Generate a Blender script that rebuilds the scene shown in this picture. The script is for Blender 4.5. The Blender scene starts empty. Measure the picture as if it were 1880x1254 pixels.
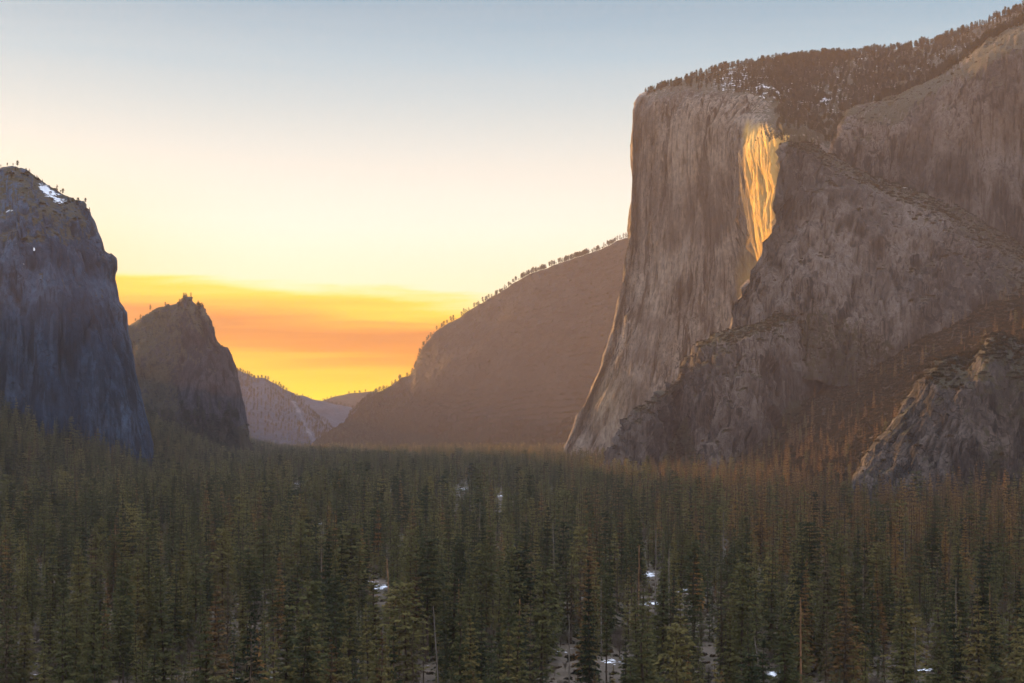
import bpy, math, random
import numpy as np
from mathutils import Vector, Matrix

random.seed(7)
RNG = np.random.default_rng(11)
scene = bpy.context.scene
ROOTC = scene.collection

# ---------------------------------------------------------------- camera model
W0, H0 = 1880.0, 1254.0
FPX = 2583.0          # focal length in photo pixels
CAMH = 92.0           # eye height above the valley floor
HZ = 790.0            # row of the horizon


def at(px, py, Y):
    return np.array([(px - 940.0) / FPX * Y, Y, CAMH + (HZ - py) / FPX * Y])


def proj(p):
    return 940 + p[0] / p[1] * FPX, HZ - (p[2] - CAMH) / p[1] * FPX


# sun: ahead of the camera, off to the left, low
SUN_AZ = math.radians(-45.0)
SUN_EL = math.radians(7.5)

# ---------------------------------------------------------------- numpy noise
def _hash(ix, iy, iz, seed):
    h = (ix.astype(np.uint32) * np.uint32(374761393) + iy.astype(np.uint32) * np.uint32(668265263)
         + iz.astype(np.uint32) * np.uint32(2147483647) + np.uint32((seed * 974634777) & 0xffffffff))
    h = (h ^ (h >> np.uint32(13))) * np.uint32(1274126177)
    h = (h ^ (h >> np.uint32(16))) * np.uint32(2246822519)
    return h ^ (h >> np.uint32(15))


def vnoise(P, seed=0):
    """smooth gradient noise, about -1..1"""
    Pi = np.floor(P).astype(np.int64)
    F = P - Pi
    U = F * F * F * (F * (F * 6 - 15) + 10)
    out = 0
    for dx in (0, 1):
        wx = U[:, 0] if dx else 1 - U[:, 0]
        for dy in (0, 1):
            wy = U[:, 1] if dy else 1 - U[:, 1]
            for dz in (0, 1):
                wz = U[:, 2] if dz else 1 - U[:, 2]
                h = _hash(Pi[:, 0] + dx, Pi[:, 1] + dy, Pi[:, 2] + dz, seed)
                gx = (h & np.uint32(1023)).astype(np.float64) / 511.5 - 1
                gy = ((h >> np.uint32(10)) & np.uint32(1023)).astype(np.float64) / 511.5 - 1
                gz = ((h >> np.uint32(20)) & np.uint32(1023)).astype(np.float64) / 511.5 - 1
                out = out + wx * wy * wz * (gx * (F[:, 0] - dx) + gy * (F[:, 1] - dy) + gz * (F[:, 2] - dz))
    return out * 1.5


def fbm(P, wl, octv=4, gain=0.5, seed=0, ridged=False):
    Q = P / np.array(wl, dtype=float)
    a, s, tot = 1.0, 0, 0
    for o in range(octv):
        n = vnoise(Q, seed + o * 17)
        if ridged:
            n = 1 - 2 * np.abs(n)
        s = s + a * n
        tot += a
        a *= gain
        Q = Q * 2.03 + 13.7
    return s / tot


def slabs(P, wl, seed):
    """cell noise: a constant random height per cell - exfoliation slabs with sharp rims"""
    Q = P / np.array(wl, dtype=float)
    Pi = np.floor(Q).astype(np.int64)
    best = np.full(len(Q), 1e9)
    val = np.zeros(len(Q))
    for dx in (-1, 0, 1):
        for dy in (-1, 0, 1):
            for dz in (-1, 0, 1):
                c = Pi + np.array([dx, dy, dz])
                h = _hash(c[:, 0], c[:, 1], c[:, 2], seed)
                o = np.stack([(h & np.uint32(1023)) / 1023.0, ((h >> np.uint32(10)) & np.uint32(1023)) / 1023.0,
                              ((h >> np.uint32(20)) & np.uint32(1023)) / 1023.0], 1)
                d = ((c + o - Q) ** 2).sum(1)
                h2 = _hash(c[:, 0], c[:, 1], c[:, 2], seed + 91)
                v = (h2 & np.uint32(65535)) / 32767.5 - 1
                m = d < best
                best[m] = d[m]
                val[m] = v[m]
    return val


def sstep(a, b, x):
    t = np.clip((x - a) / (b - a), 0, 1)
    return t * t * (3 - 2 * t)


# ---------------------------------------------------------------- mesh helpers
def mesh_np(name, V, F, mats=(), smooth=False, attrs=None, midx=None):
    """V (n,3), F list of equal-length faces as an array or list of lists"""
    me = bpy.data.meshes.new(name)
    F = np.asarray(F)
    n, k = F.shape
    me.vertices.add(len(V))
    me.vertices.foreach_set('co', np.asarray(V, dtype=np.float32).ravel())
    me.loops.add(n * k)
    me.loops.foreach_set('vertex_index', F.astype(np.int32).ravel())
    me.polygons.add(n)
    me.polygons.foreach_set('loop_start', np.arange(0, n * k, k, dtype=np.int32))
    me.polygons.foreach_set('loop_total', np.full(n, k, dtype=np.int32))
    if midx is not None:
        me.polygons.foreach_set('material_index', np.asarray(midx, dtype=np.int32))
    me.update(calc_edges=True)
    me.polygons.foreach_set('use_smooth', np.full(n, smooth, dtype=bool))
    for m in mats:
        me.materials.append(m)
    for k_, v in (attrs or {}).items():
        a = me.attributes.new(k_, 'FLOAT', 'POINT')
        a.data.foreach_set('value', np.asarray(v, dtype=np.float32))
    return me


def link(name, me, parent=None):
    o = bpy.data.objects.new(name, me)
    ROOTC.objects.link(o)
    if parent is not None:
        o.parent = parent
    return o


def tag(o, label=None, cat=None, group=None, kind=None):
    if label: o['label'] = label
    if cat: o['category'] = cat
    if group: o['group'] = group
    if kind: o['kind'] = kind
    return o


# ---------------------------------------------------------------- node helpers
def lin(r, g, b):
    def f(c):
        c /= 255.0
        return c / 12.92 if c <= 0.04045 else ((c + 0.055) / 1.055) ** 2.4
    return (f(r), f(g), f(b), 1.0)


class NT:
    def __init__(self, tree):
        self.t = tree
        tree.nodes.clear()

    def n(self, typ, **kw):
        nd = self.t.nodes.new(typ)
        for k, v in kw.items():
            if k.startswith('i_'):
                nd.inputs[k[2:].replace('_', ' ')].default_value = v
            else:
                setattr(nd, k, v)
        return nd

    def l(self, a, b):
        self.t.links.new(a, b)

    def val(self, x, inp):
        if isinstance(x, (int, float)):
            inp.default_value = x
        else:
            self.l(x, inp)

    def math(self, op, a, b=None, c=None, clamp=False):
        nd = self.n('ShaderNodeMath', operation=op, use_clamp=clamp)
        self.val(a, nd.inputs[0])
        if b is not None: self.val(b, nd.inputs[1])
        if c is not None: self.val(c, nd.inputs[2])
        return nd.outputs[0]

    def ramp(self, fac, stops, interp='LINEAR'):
        nd = self.n('ShaderNodeValToRGB')
        cr = nd.color_ramp
        cr.interpolation = interp
        while len(cr.elements) > 1:
            cr.elements.remove(cr.elements[-1])
        for i, (p, c) in enumerate(stops):
            e = cr.elements[0] if i == 0 else cr.elements.new(p)
            e.position = p
            e.color = c if len(c) == 4 else (*c, 1)
        self.l(fac, nd.inputs[0])
        return nd.outputs[0]

    def mix(self, fac, a, b, blend='MIX'):
        nd = self.n('ShaderNodeMix', data_type='RGBA', blend_type=blend)
        self.val(fac, nd.inputs[0])
        for x, i in ((a, 6), (b, 7)):
            if isinstance(x, tuple): nd.inputs[i].default_value = x if len(x) == 4 else (*x, 1)
            else: self.l(x, nd.inputs[i])
        return nd.outputs[2]

    def noise(self, vec, scale, detail=4, rough=0.55, dist=0.0, mapscale=None, rot=None):
        if mapscale is not None:
            m = self.n('ShaderNodeMapping')
            m.inputs['Scale'].default_value = mapscale
            if rot: m.inputs['Rotation'].default_value = rot
            self.l(vec, m.inputs[0])
            vec = m.outputs[0]
        nd = self.n('ShaderNodeTexNoise')
        nd.inputs['Scale'].default_value = scale
        nd.inputs['Detail'].default_value = detail
        nd.inputs['Roughness'].default_value = rough
        nd.inputs['Distortion'].default_value = dist
        self.l(vec, nd.inputs['Vector'])
        return nd.outputs[0]

    def mrange(self, x, a, b, c=0.0, d=1.0, smooth=True):
        nd = self.n('ShaderNodeMapRange', interpolation_type='SMOOTHSTEP' if smooth else 'LINEAR')
        self.val(x, nd.inputs['Value'])
        for k, v in (('From Min', a), ('From Max', b), ('To Min', c), ('To Max', d)):
            nd.inputs[k].default_value = v
        return nd.outputs[0]


def newmat(name):
    m = bpy.data.materials.new(name)
    m.use_nodes = True
    return m, NT(m.node_tree)


def finish(nt, color, rough=0.9, bump=None, bdist=1.0, bstr=1.0, spec=0.2):
    p = nt.n('ShaderNodeBsdfPrincipled')
    p.inputs['Roughness'].default_value = rough
    p.inputs['Specular IOR Level'].default_value = spec
    nt.l(color, p.inputs['Base Color'])
    if bump is not None:
        b = nt.n('ShaderNodeBump')
        b.inputs['Distance'].default_value = bdist
        b.inputs['Strength'].default_value = bstr
        nt.l(bump, b.inputs['Height'])
        nt.l(b.outputs[0], p.inputs['Normal'])
    o = nt.n('ShaderNodeOutputMaterial')
    nt.l(p.outputs[0], o.inputs[0])


def granite(name, base, pale, dark, streak=0.6):
    m, nt = newmat(name)
    tc = nt.n('ShaderNodeTexCoord').outputs['Object']
    big = nt.noise(tc, 1.0, 5, 0.6, 0.6, (1 / 160, 1 / 160, 1 / 260))
    col = nt.mix(nt.mrange(big, 0.42, 0.60), base, pale)
    # vertical water stains and crack lines
    st = nt.noise(tc, 1.0, 6, 0.65, 0.4, (1 / 22, 1 / 22, 1 / 420))
    reg = nt.noise(tc, 1.0, 3, 0.5, 0.0, (1 / 130, 1 / 130, 1 / 330))
    stm = nt.math('MULTIPLY', nt.mrange(st, 0.51, 0.58), nt.mrange(reg, 0.40, 0.54))
    col = nt.mix(nt.math('MULTIPLY', stm, streak), col, dark)
    st2 = nt.noise(tc, 1.0, 4, 0.6, 0.2, (1 / 7, 1 / 7, 1 / 160))
    col = nt.mix(nt.math('MULTIPLY', nt.mrange(st2, 0.54, 0.63), streak * 0.6), col, dark)
    st3 = nt.noise(tc, 1.0, 5, 0.6, 0.3, (1 / 16, 1 / 16, 1 / 200))
    col = nt.mix(nt.math('MULTIPLY', nt.mrange(st3, 0.54, 0.62), 0.5), col, pale)
    fine = nt.noise(tc, 1.0, 6, 0.7, 0.0, (1 / 9, 1 / 9, 1 / 14))
    col = nt.mix(nt.math('MULTIPLY', nt.mrange(fine, 0.42, 0.6), 0.35), col, dark)
    # joints: thin slanted cracks
    vo = nt.n('ShaderNodeTexVoronoi', feature='DISTANCE_TO_EDGE')
    mp = nt.n('ShaderNodeMapping')
    mp.inputs['Scale'].default_value = (1 / 34, 1 / 34, 1 / 95)
    mp.inputs['Rotation'].default_value = (0.1, 0.35, 0.2)
    wob = nt.n('ShaderNodeVectorMath', operation='ADD')
    nz = nt.n('ShaderNodeTexNoise'); nz.inputs['Scale'].default_value = 1 / 40; nz.inputs['Detail'].default_value = 3
    nt.l(tc, nz.inputs['Vector'])
    sc_ = nt.n('ShaderNodeVectorMath', operation='SCALE'); sc_.inputs['Scale'].default_value = 60
    nt.l(nz.outputs['Color'], sc_.inputs[0])
    nt.l(tc, wob.inputs[0]); nt.l(sc_.outputs[0], wob.inputs[1])
    nt.l(wob.outputs[0], mp.inputs[0]); nt.l(mp.outputs[0], vo.inputs['Vector'])
    crack = nt.mrange(vo.outputs['Distance'], 0.0, 0.06, 1.0, 0.0)
    crm = nt.math('MULTIPLY', crack, nt.mrange(reg, 0.35, 0.65, 0.1, 0.75))
    col = nt.mix(crm, col, tuple(c * 0.6 for c in dark[:3]))
    ja = nt.n('ShaderNodeAttribute', attribute_name='joint').outputs['Fac']
    col = nt.mix(nt.math('MULTIPLY', ja, 0.85), col, tuple(c * 0.5 for c in dark[:3]))
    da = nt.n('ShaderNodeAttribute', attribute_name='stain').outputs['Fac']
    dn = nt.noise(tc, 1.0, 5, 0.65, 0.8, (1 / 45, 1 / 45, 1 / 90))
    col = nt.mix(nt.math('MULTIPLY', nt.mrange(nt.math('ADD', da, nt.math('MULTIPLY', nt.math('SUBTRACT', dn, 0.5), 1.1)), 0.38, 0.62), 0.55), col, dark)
    col = nt.mix(nt.math('MULTIPLY', da, -1.2, clamp=True), col, (0.54, 0.345, 0.105))  # negative values paint the golden sunlight of the streak into the rock
    # brush, then snow where it can lie
    va = nt.n('ShaderNodeAttribute', attribute_name='veg').outputs['Fac']
    vn = nt.noise(tc, 1.0, 5, 0.7, 0.0, (1 / 11, 1 / 11, 1 / 11))
    vm = nt.mrange(nt.math('ADD', va, nt.math('MULTIPLY', nt.math('SUBTRACT', vn, 0.5), 1.3)), 0.42, 0.58)
    vcol = nt.mix(nt.noise(tc, 1.0, 4, 0.6, 0.0, (1 / 6, 1 / 6, 1 / 6)), (0.018, 0.017, 0.009), (0.06, 0.05, 0.025))
    col = nt.mix(vm, col, vcol)
    sa = nt.n('ShaderNodeAttribute', attribute_name='snow').outputs['Fac']
    sn = nt.noise(tc, 1.0, 5, 0.78, 0.0, (1 / 22, 1 / 60, 1 / 9))
    sm = nt.mrange(nt.math('ADD', sa, nt.math('MULTIPLY', nt.math('SUBTRACT', sn, 0.5), 1.8)), 0.62, 0.7)
    col = nt.mix(sm, col, (0.78, 0.82, 0.88))
    h = nt.math('ADD', nt.math('MULTIPLY', fine, 1.0), nt.math('MULTIPLY', st2, 0.8))
    h = nt.math('SUBTRACT', h, nt.math('MULTIPLY', crm, 0.9))
    h = nt.math('ADD', h, nt.math('MULTIPLY', st, 1.2))
    finish(nt, col, 0.9, h, 5.0, 1.0)
    return m


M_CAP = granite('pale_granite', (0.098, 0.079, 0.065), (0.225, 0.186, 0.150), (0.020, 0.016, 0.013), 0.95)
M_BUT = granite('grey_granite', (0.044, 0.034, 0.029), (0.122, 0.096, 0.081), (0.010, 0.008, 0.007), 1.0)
M_LEFT = granite('shade_blue_granite', (0.014, 0.029, 0.058), (0.045, 0.070, 0.116), (0.006, 0.011, 0.021), 0.95)  # blue of shade and skylight put into the left cliff's base colour
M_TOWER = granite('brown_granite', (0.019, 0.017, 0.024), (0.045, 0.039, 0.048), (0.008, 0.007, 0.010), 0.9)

# ---------------------------------------------------------------- rock bodies
BODIES = {}


def resample(pts, m):
    pts = np.array(pts, dtype=float)
    d = np.r_[0, np.cumsum(np.linalg.norm(np.diff(pts, axis=0), axis=1))]
    t = np.linspace(0, d[-1], m)
    return np.stack([np.interp(t, d, pts[:, i]) for i in range(3)], 1)


def catmull(G, counts):
    """G (n, m, 3) along axis 0 -> dense"""
    n = len(G)
    out = []
    for i in range(n - 1):
        p0 = G[max(i - 1, 0)]; p1 = G[i]; p2 = G[i + 1]; p3 = G[min(i + 2, n - 1)]
        k = counts[i]
        for j in range(k):
            t = j / k
            t2, t3 = t * t, t * t * t
            # a softened tangent keeps the corners between columns
            m1 = (p2 - p0) * 0.4; m2 = (p3 - p1) * 0.4
            out.append((2 * t3 - 3 * t2 + 1) * p1 + (t3 - 2 * t2 + t) * m1 + (-2 * t3 + 3 * t2) * p2 + (t3 - t2) * m2)
    out.append(G[-1])
    return np.array(out)


def body(key, name, cols, mat, rows, step, disp, coarse=(), veg=None, snow=None, back=(150, 500, 900), seed=0, stain=None):
    """cols: vertical profiles, bottom to skyline, each a list of (px, py, depth);
    the surface is lofted through them and closed down the far side"""
    G = []
    for c in cols:
        w = resample([at(*p) for p in c], rows)
        tp = w[-1]
        bk = [tp + np.array([tp[0] / tp[1] * back[0] * 1.0, back[0], -25.0]),
              tp + np.array([tp[0] / tp[1] * back[1], back[1], -max(60, tp[2] * 0.45)]),
              np.array([tp[0] + tp[0] / tp[1] * back[2], tp[1] + back[2], -60.0])]
        ext = [tp + (bk[0] - tp) * f for f in (0.12, 0.4, 1.0)] + [bk[1], bk[2]]
        G.append(np.vstack([w, ext]))
    G = np.array(G)
    cnt = []
    for i in range(len(G) - 1):
        L = np.linalg.norm(G[i + 1][:rows] - G[i][:rows], axis=1).max()
        cnt.append(6 if i in coarse else int(np.clip(L / step, 3, 240)))
    D = catmull(G, cnt)
    nu, nv, _ = D.shape
    # outward normals of the smooth loft
    du = np.gradient(D, axis=0); dv = np.gradient(D, axis=1)
    N = np.cross(du, dv)
    N /= np.linalg.norm(N, axis=2, keepdims=True) + 1e-9
    P = D.reshape(-1, 3)
    Nf = N.reshape(-1, 3)
    h = disp(P, Nf)
    P2 = P + Nf * h[:, None]
    D2 = P2.reshape(nu, nv, 3)
    du = np.gradient(D2, axis=0); dv = np.gradient(D2, axis=1)
    N2 = np.cross(du, dv); N2 /= np.linalg.norm(N2, axis=2, keepdims=True) + 1e-9
    N2f = N2.reshape(-1, 3)
    px = 940 + P2[:, 0] / np.maximum(P2[:, 1], 1) * FPX
    py = HZ - (P2[:, 2] - CAMH) / np.maximum(P2[:, 1], 1) * FPX
    info = dict(P=P2, N=N2f, px=px, py=py, nu=nu, nv=nv, rows=rows, front=np.tile(np.arange(nv) < rows, nu))
    va = veg(info) if veg else np.zeros(len(P2))
    sa = snow(info) if snow else np.zeros(len(P2))
    info['veg'] = va
    idx = np.arange(nu * nv).reshape(nu, nv)
    F = np.stack([idx[:-1, :-1], idx[1:, :-1], idx[1:, 1:], idx[:-1, 1:]], -1).reshape(-1, 4)
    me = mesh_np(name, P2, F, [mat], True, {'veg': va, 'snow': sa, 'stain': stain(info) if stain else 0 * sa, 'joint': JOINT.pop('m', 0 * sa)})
    o = link(name, me)
    BODIES[key] = info
    info['obj'] = o
    return o


JOINT = {}


def rockdisp(big=14, rib=6, slab=5, fine=2.0, sw=(45, 45, 150), seed=0, ribw=(38, 38, 260), crk=8.0):
    def f(P, N):
        Q = P + np.stack([fbm(P, (90, 90, 90), 2, seed=seed + 5) * 14, fbm(P, (80, 80, 120), 2, seed=seed + 6) * 14,
                          fbm(P, (70, 70, 120), 2, seed=seed + 8) * 22], 1)
        # lean the joint system a little so that it is not plumb
        Q = Q + np.stack([P[:, 2] * 0.10, 0 * P[:, 2], 0 * P[:, 2]], 1)
        h = big * fbm(Q, (150, 150, 420), 3, seed=seed)
        h += rib * fbm(Q, ribw, 4, 0.5, seed=seed + 1, ridged=True)
        h += slab * slabs(Q, sw, seed + 2) + slab * 0.5 * slabs(Q, (sw[0] * .45, sw[1] * .45, sw[2] * .5), seed + 3)
        h += fine * fbm(Q, (14, 14, 22), 4, 0.6, seed=seed + 4)
        # open joints: narrow grooves, one upright set and one slanting set
        n1 = np.abs(fbm(Q, (sw[0] * 1.5, sw[1] * 1.5, sw[2] * 3.2), 3, 0.45, seed=seed + 11))
        h -= crk * sstep(0.07, 0.0, n1) * sstep(-0.25, 0.15, fbm(P, (120, 120, 160), 2, seed=seed + 12))
        Q2 = np.stack([Q[:, 0] * 0.8 + Q[:, 2] * 0.6, Q[:, 1], -Q[:, 0] * 0.6 + Q[:, 2] * 0.8], 1)
        n2 = np.abs(fbm(Q2, (sw[0] * 1.3, sw[1] * 1.3, sw[2] * 2.2), 3, 0.45, seed=seed + 13))
        h -= crk * 0.8 * sstep(0.06, 0.0, n2) * sstep(-0.1, 0.25, fbm(P, (140, 140, 140), 2, seed=seed + 14))
        j1 = sstep(0.05, 0.0, n1) * sstep(-0.25, 0.15, fbm(P, (120, 120, 160), 2, seed=seed + 12))
        JOINT['m'] = np.maximum(j1, sstep(0.045, 0.0, n2) * sstep(-0.1, 0.25, fbm(P, (140, 140, 140), 2, seed=seed + 14)))
        steep = sstep(0.95, 0.6, np.abs(N[:, 2]))
        return h * (0.35 + 0.65 * steep)
    return f


def hilldisp(a=25, wl=420, seed=0, gul=18):
    def f(P, N):
        Q = P + np.stack([fbm(P, (500,) * 3, 2, seed=seed + 5) * 120, fbm(P, (400,) * 3, 2, seed=seed + 6) * 120, 0 * P[:, 0]], 1)
        h = a * fbm(Q, (wl,) * 3, 5, 0.5, seed=seed)
        h += gul * fbm(Q, (wl * .35, wl * .35, wl * .8), 4, 0.5, seed=seed + 1, ridged=True)
        h += 5 * fbm(P, (45,) * 3, 3, 0.6, seed=seed + 2)
        return h
    return f


def corner(col, dpx, k):
    """a profile just inside a silhouette so that the edge stays an arris; dpx grows toward the foot"""
    out = []
    n = len(col)
    for j, (x, y, d) in enumerate(col):
        w_ = dpx[0] + (dpx[1] - dpx[0]) * j / (n - 1)
        out.append((x + w_, y, d + k * w_ / FPX * d))
    return out


# ---- the great pale cliff
E = [
    [(1330, 820, 5300), (1340, 600, 5300), (1345, 300, 5300), (1350, 190, 5350), (1360, 160, 5400)],
    [(1120, 840, 4400), (1165, 640, 4400), (1190, 400, 4420), (1195, 240, 4430), (1205, 195, 4480), (1240, 165, 4560)],
    [(1035, 840, 3870), (1050, 806, 3880), (1065, 765, 3890), (1080, 735, 3895), (1095, 700, 3900), (1110, 665, 3905),
     (1122, 635, 3910), (1130, 595, 3915), (1140, 550, 3920), (1150, 500, 3925), (1157, 450, 3930), (1160, 400, 3935),
     (1163, 300, 3940), (1163, 250, 3945), (1166, 205, 3955), (1174, 183, 3985), (1190, 170, 4060), (1215, 161, 4200)],
    [(1072, 850, 3805), (1092, 800, 3812), (1122, 720, 3825), (1148, 640, 3840), (1170, 560, 3855), (1185, 480, 3865), (1195, 400, 3875),
     (1200, 300, 3880), (1203, 230, 3885), (1208, 188, 3900), (1222, 166, 3990), (1262, 146, 4250)],
    [(1225, 830, 3715), (1240, 700, 3730), (1255, 600, 3745), (1265, 500, 3765), (1270, 400, 3780), (1270, 300, 3795),
     (1270, 220, 3805), (1275, 182, 3825), (1292, 162, 3930), (1335, 128, 4350)],
    [(1335, 830, 3630), (1338, 700, 3640), (1340, 600, 3660), (1336, 500, 3690), (1326, 400, 3715), (1314, 300, 3735),
     (1320, 230, 3745), (1348, 184, 3765), (1368, 162, 3880), (1408, 116, 4400)],
    [(1445, 830, 3600), (1438, 700, 3605), (1412, 600, 3615), (1374, 500, 3640), (1348, 400, 3680), (1334, 300, 3712),
     (1338, 240, 3718), (1356, 212, 3732), (1385, 186, 3770), (1410, 160, 3890), (1475, 106, 4420)],
    [(1480, 830, 3380), (1475, 700, 3400), (1462, 600, 3420), (1450, 500, 3440), (1443, 400, 3455), (1440, 300, 3470),
     (1437, 240, 3490), (1426, 221, 3600), (1435, 203, 3780), (1462, 180, 3930), (1540, 102, 4450)],
    [(1565, 830, 3350), (1562, 600, 3370), (1560, 420, 3390), (1555, 320, 3410), (1540, 275, 3480), (1535, 235, 3680),
     (1560, 180, 3930), (1625, 94, 4500)],
    [(1740, 830, 3500), (1735, 600, 3520), (1730, 400, 3540), (1720, 260, 3580), (1705, 190, 3760), (1700, 140, 4000), (1725, 76, 4540)],
    [(1900, 830, 3700), (1900, 500, 3720), (1900, 200, 3800), (1880, 100, 4000), (1885, 12, 4560)],
    [(2150, 830, 3800), (2150, 500, 3800), (2150, 150, 3900), (2150, -10, 4100), (2150, -90, 4600)],
    [(2300, 830, 5200), (2300, 500, 5200), (2300, 250, 5300), (2300, 150, 5300)],
]


E.insert(3, corner(E[2], (11, 3), -0.75))


def cap_disp(P, N):
    h = rockdisp(11, 10.0, 9.0, 4.0, (36, 36, 140), seed=3, ribw=(26, 26, 260), crk=14)(P, N)
    px = 940 + P[:, 0] / P[:, 1] * FPX
    py = HZ - (P[:, 2] - CAMH) / P[:, 1] * FPX
    # recess and flakes stay shallow on the big wall; deeper on the turned pillar
    pil = sstep(1345, 1365, px) * sstep(205, 235, py)
    h = h * (0.65 + 0.22 * pil) + 2.2 * pil * fbm(P, (9, 9, 120), 3, 0.6, seed=909, ridged=True)
    # the leaning dihedral that crosses the middle of the wall
    dl = (px - 1290) * 0.93 + (py - 330) * 0.30
    h -= 14 * np.exp(-(dl / 16) ** 2) * sstep(270, 330, py) * sstep(520, 430, py)
    dl2 = (px - 1300) * 0.97 - (py - 480) * 0.2
    h -= 11 * np.exp(-(dl2 / 12) ** 2) * sstep(330, 380, py) * sstep(620, 540, py)
    return h


def cap_veg(i):
    px, py, N = i['px'], i['py'], i['N']
    rim = np.interp(px, [1170, 1230, 1300, 1380, 1430, 1560], [182, 163, 166, 176, 200, 240])
    top = sstep(6, -6, py - rim)
    g = sstep(1385, 1430, px) * sstep(278, 255, py) * sstep(150, 175, py)
    ledge = sstep(0.62, 0.8, N[:, 2]) * 0.8
    v = np.maximum(np.maximum(top * 0.62, g * 0.75), ledge * 0.7)
    return np.where(px < 1190, v * 0.4, v)


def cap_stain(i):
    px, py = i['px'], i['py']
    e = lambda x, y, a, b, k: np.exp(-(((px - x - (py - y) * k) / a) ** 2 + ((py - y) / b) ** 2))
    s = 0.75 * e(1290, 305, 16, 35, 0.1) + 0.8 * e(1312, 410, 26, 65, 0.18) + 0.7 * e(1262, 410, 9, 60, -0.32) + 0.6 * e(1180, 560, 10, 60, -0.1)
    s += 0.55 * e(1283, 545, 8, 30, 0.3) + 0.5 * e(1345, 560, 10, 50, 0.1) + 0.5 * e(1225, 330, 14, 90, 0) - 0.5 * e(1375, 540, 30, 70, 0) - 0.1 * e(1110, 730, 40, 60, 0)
    return np.clip(s - 0.9 * sstep(1361, 1374, px - (py - 300) * .12 * (py > 300)) * sstep(226, 240, py) * sstep(500, 470, py) * (px < 1450), -0.8, 1)  # last term: sunlit gold put into the colour along the streak


def cap_snow(i):
    px, py = i['px'], i['py']
    rim = np.interp(px, [1170, 1230, 1300, 1380, 1430, 1560], [182, 163, 166, 176, 200, 240])
    s = sstep(4, -8, py - rim) * sstep(1270, 1320, px) * (0.42 + 0.10 * sstep(1500, 1380, px))
    return s + 0.16 * np.exp(-(((px - 1510) / 45) ** 2 + ((py - 183) / 10) ** 2))


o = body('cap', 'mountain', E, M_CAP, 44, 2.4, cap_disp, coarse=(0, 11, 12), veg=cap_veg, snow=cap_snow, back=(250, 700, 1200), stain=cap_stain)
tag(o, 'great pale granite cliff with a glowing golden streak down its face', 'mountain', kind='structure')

# ---- upper wall on the right
U = [
    [(1600, 560, 3750), (1605, 400, 3760), (1610, 300, 3780), (1620, 240, 3800), (1640, 215, 3850)],
    [(1490, 560, 3255), (1515, 400, 3275), (1533, 310, 3290), (1545, 265, 3310), (1560, 217, 3370), (1585, 196, 3450), (1610, 186, 3560)],
    [(1600, 600, 3160), (1606, 450, 3200), (1612, 350, 3230), (1615, 280, 3255), (1622, 225, 3300), (1636, 192, 3400), (1662, 168, 3560)],
    [(1700, 640, 3120), (1706, 450, 3180), (1712, 330, 3220), (1717, 225, 3270), (1722, 172, 3320), (1732, 148, 3430), (1748, 124, 3600)],
    [(1800, 660, 3080), (1804, 450, 3140), (1808, 300, 3180), (1813, 180, 3230), (1818, 112, 3290), (1824, 86, 3420), (1834, 62, 3600)],
    [(1890, 680, 3060), (1892, 450, 3110), (1894, 300, 3150), (1896, 160, 3190), (1898, 86, 3260), (1900, 54, 3400), (1902, 30, 3600)],
    [(2020, 700, 3020), (2020, 450, 3080), (2020, 250, 3130), (2020, 120, 3200), (2020, 30, 3350), (2020, -20, 3600)],
    [(2200, 700, 3000), (2200, 450, 3050), (2200, 250, 3100), (2200, 60, 3200), (2200, -60, 3600)],
    [(2280, 700, 4000), (2280, 450, 4000), (2280, 250, 4000), (2280, 160, 4100)],
]


U.insert(2, corner(U[1], (6, 6), -0.4))


def uw_veg(i):
    px, py, N = i['px'], i['py'], i['N']
    sky = np.interp(px, [1540, 1560, 1620, 1700, 1760, 1830, 1900], [262, 214, 172, 142, 112, 70, 40])
    # brush on the shoulder along the skyline only
    v = sstep(9, -2, py - sky) * 0.55 * sstep(1580, 1640, px)
    v = np.maximum(v, sstep(0.55, 0.75, N[:, 2]) * 0.75)
    return v


def uw_snow(i):
    px, py, N = i['px'], i['py'], i['N']
    return 0.62 * np.exp(-(((px - 1868) / 16) ** 2 + ((py - 45) / 6) ** 2)) + 0.75 * np.exp(-(((px - 1874) / 14) ** 2 + ((py - 184) / 1.6) ** 2))


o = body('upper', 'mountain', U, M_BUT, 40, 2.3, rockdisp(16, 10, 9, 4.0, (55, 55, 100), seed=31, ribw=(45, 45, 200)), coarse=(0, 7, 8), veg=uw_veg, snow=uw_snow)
tag(o, 'streaked grey granite wall rising to the upper right corner behind a wooded ledge', 'mountain', kind='structure')

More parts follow.
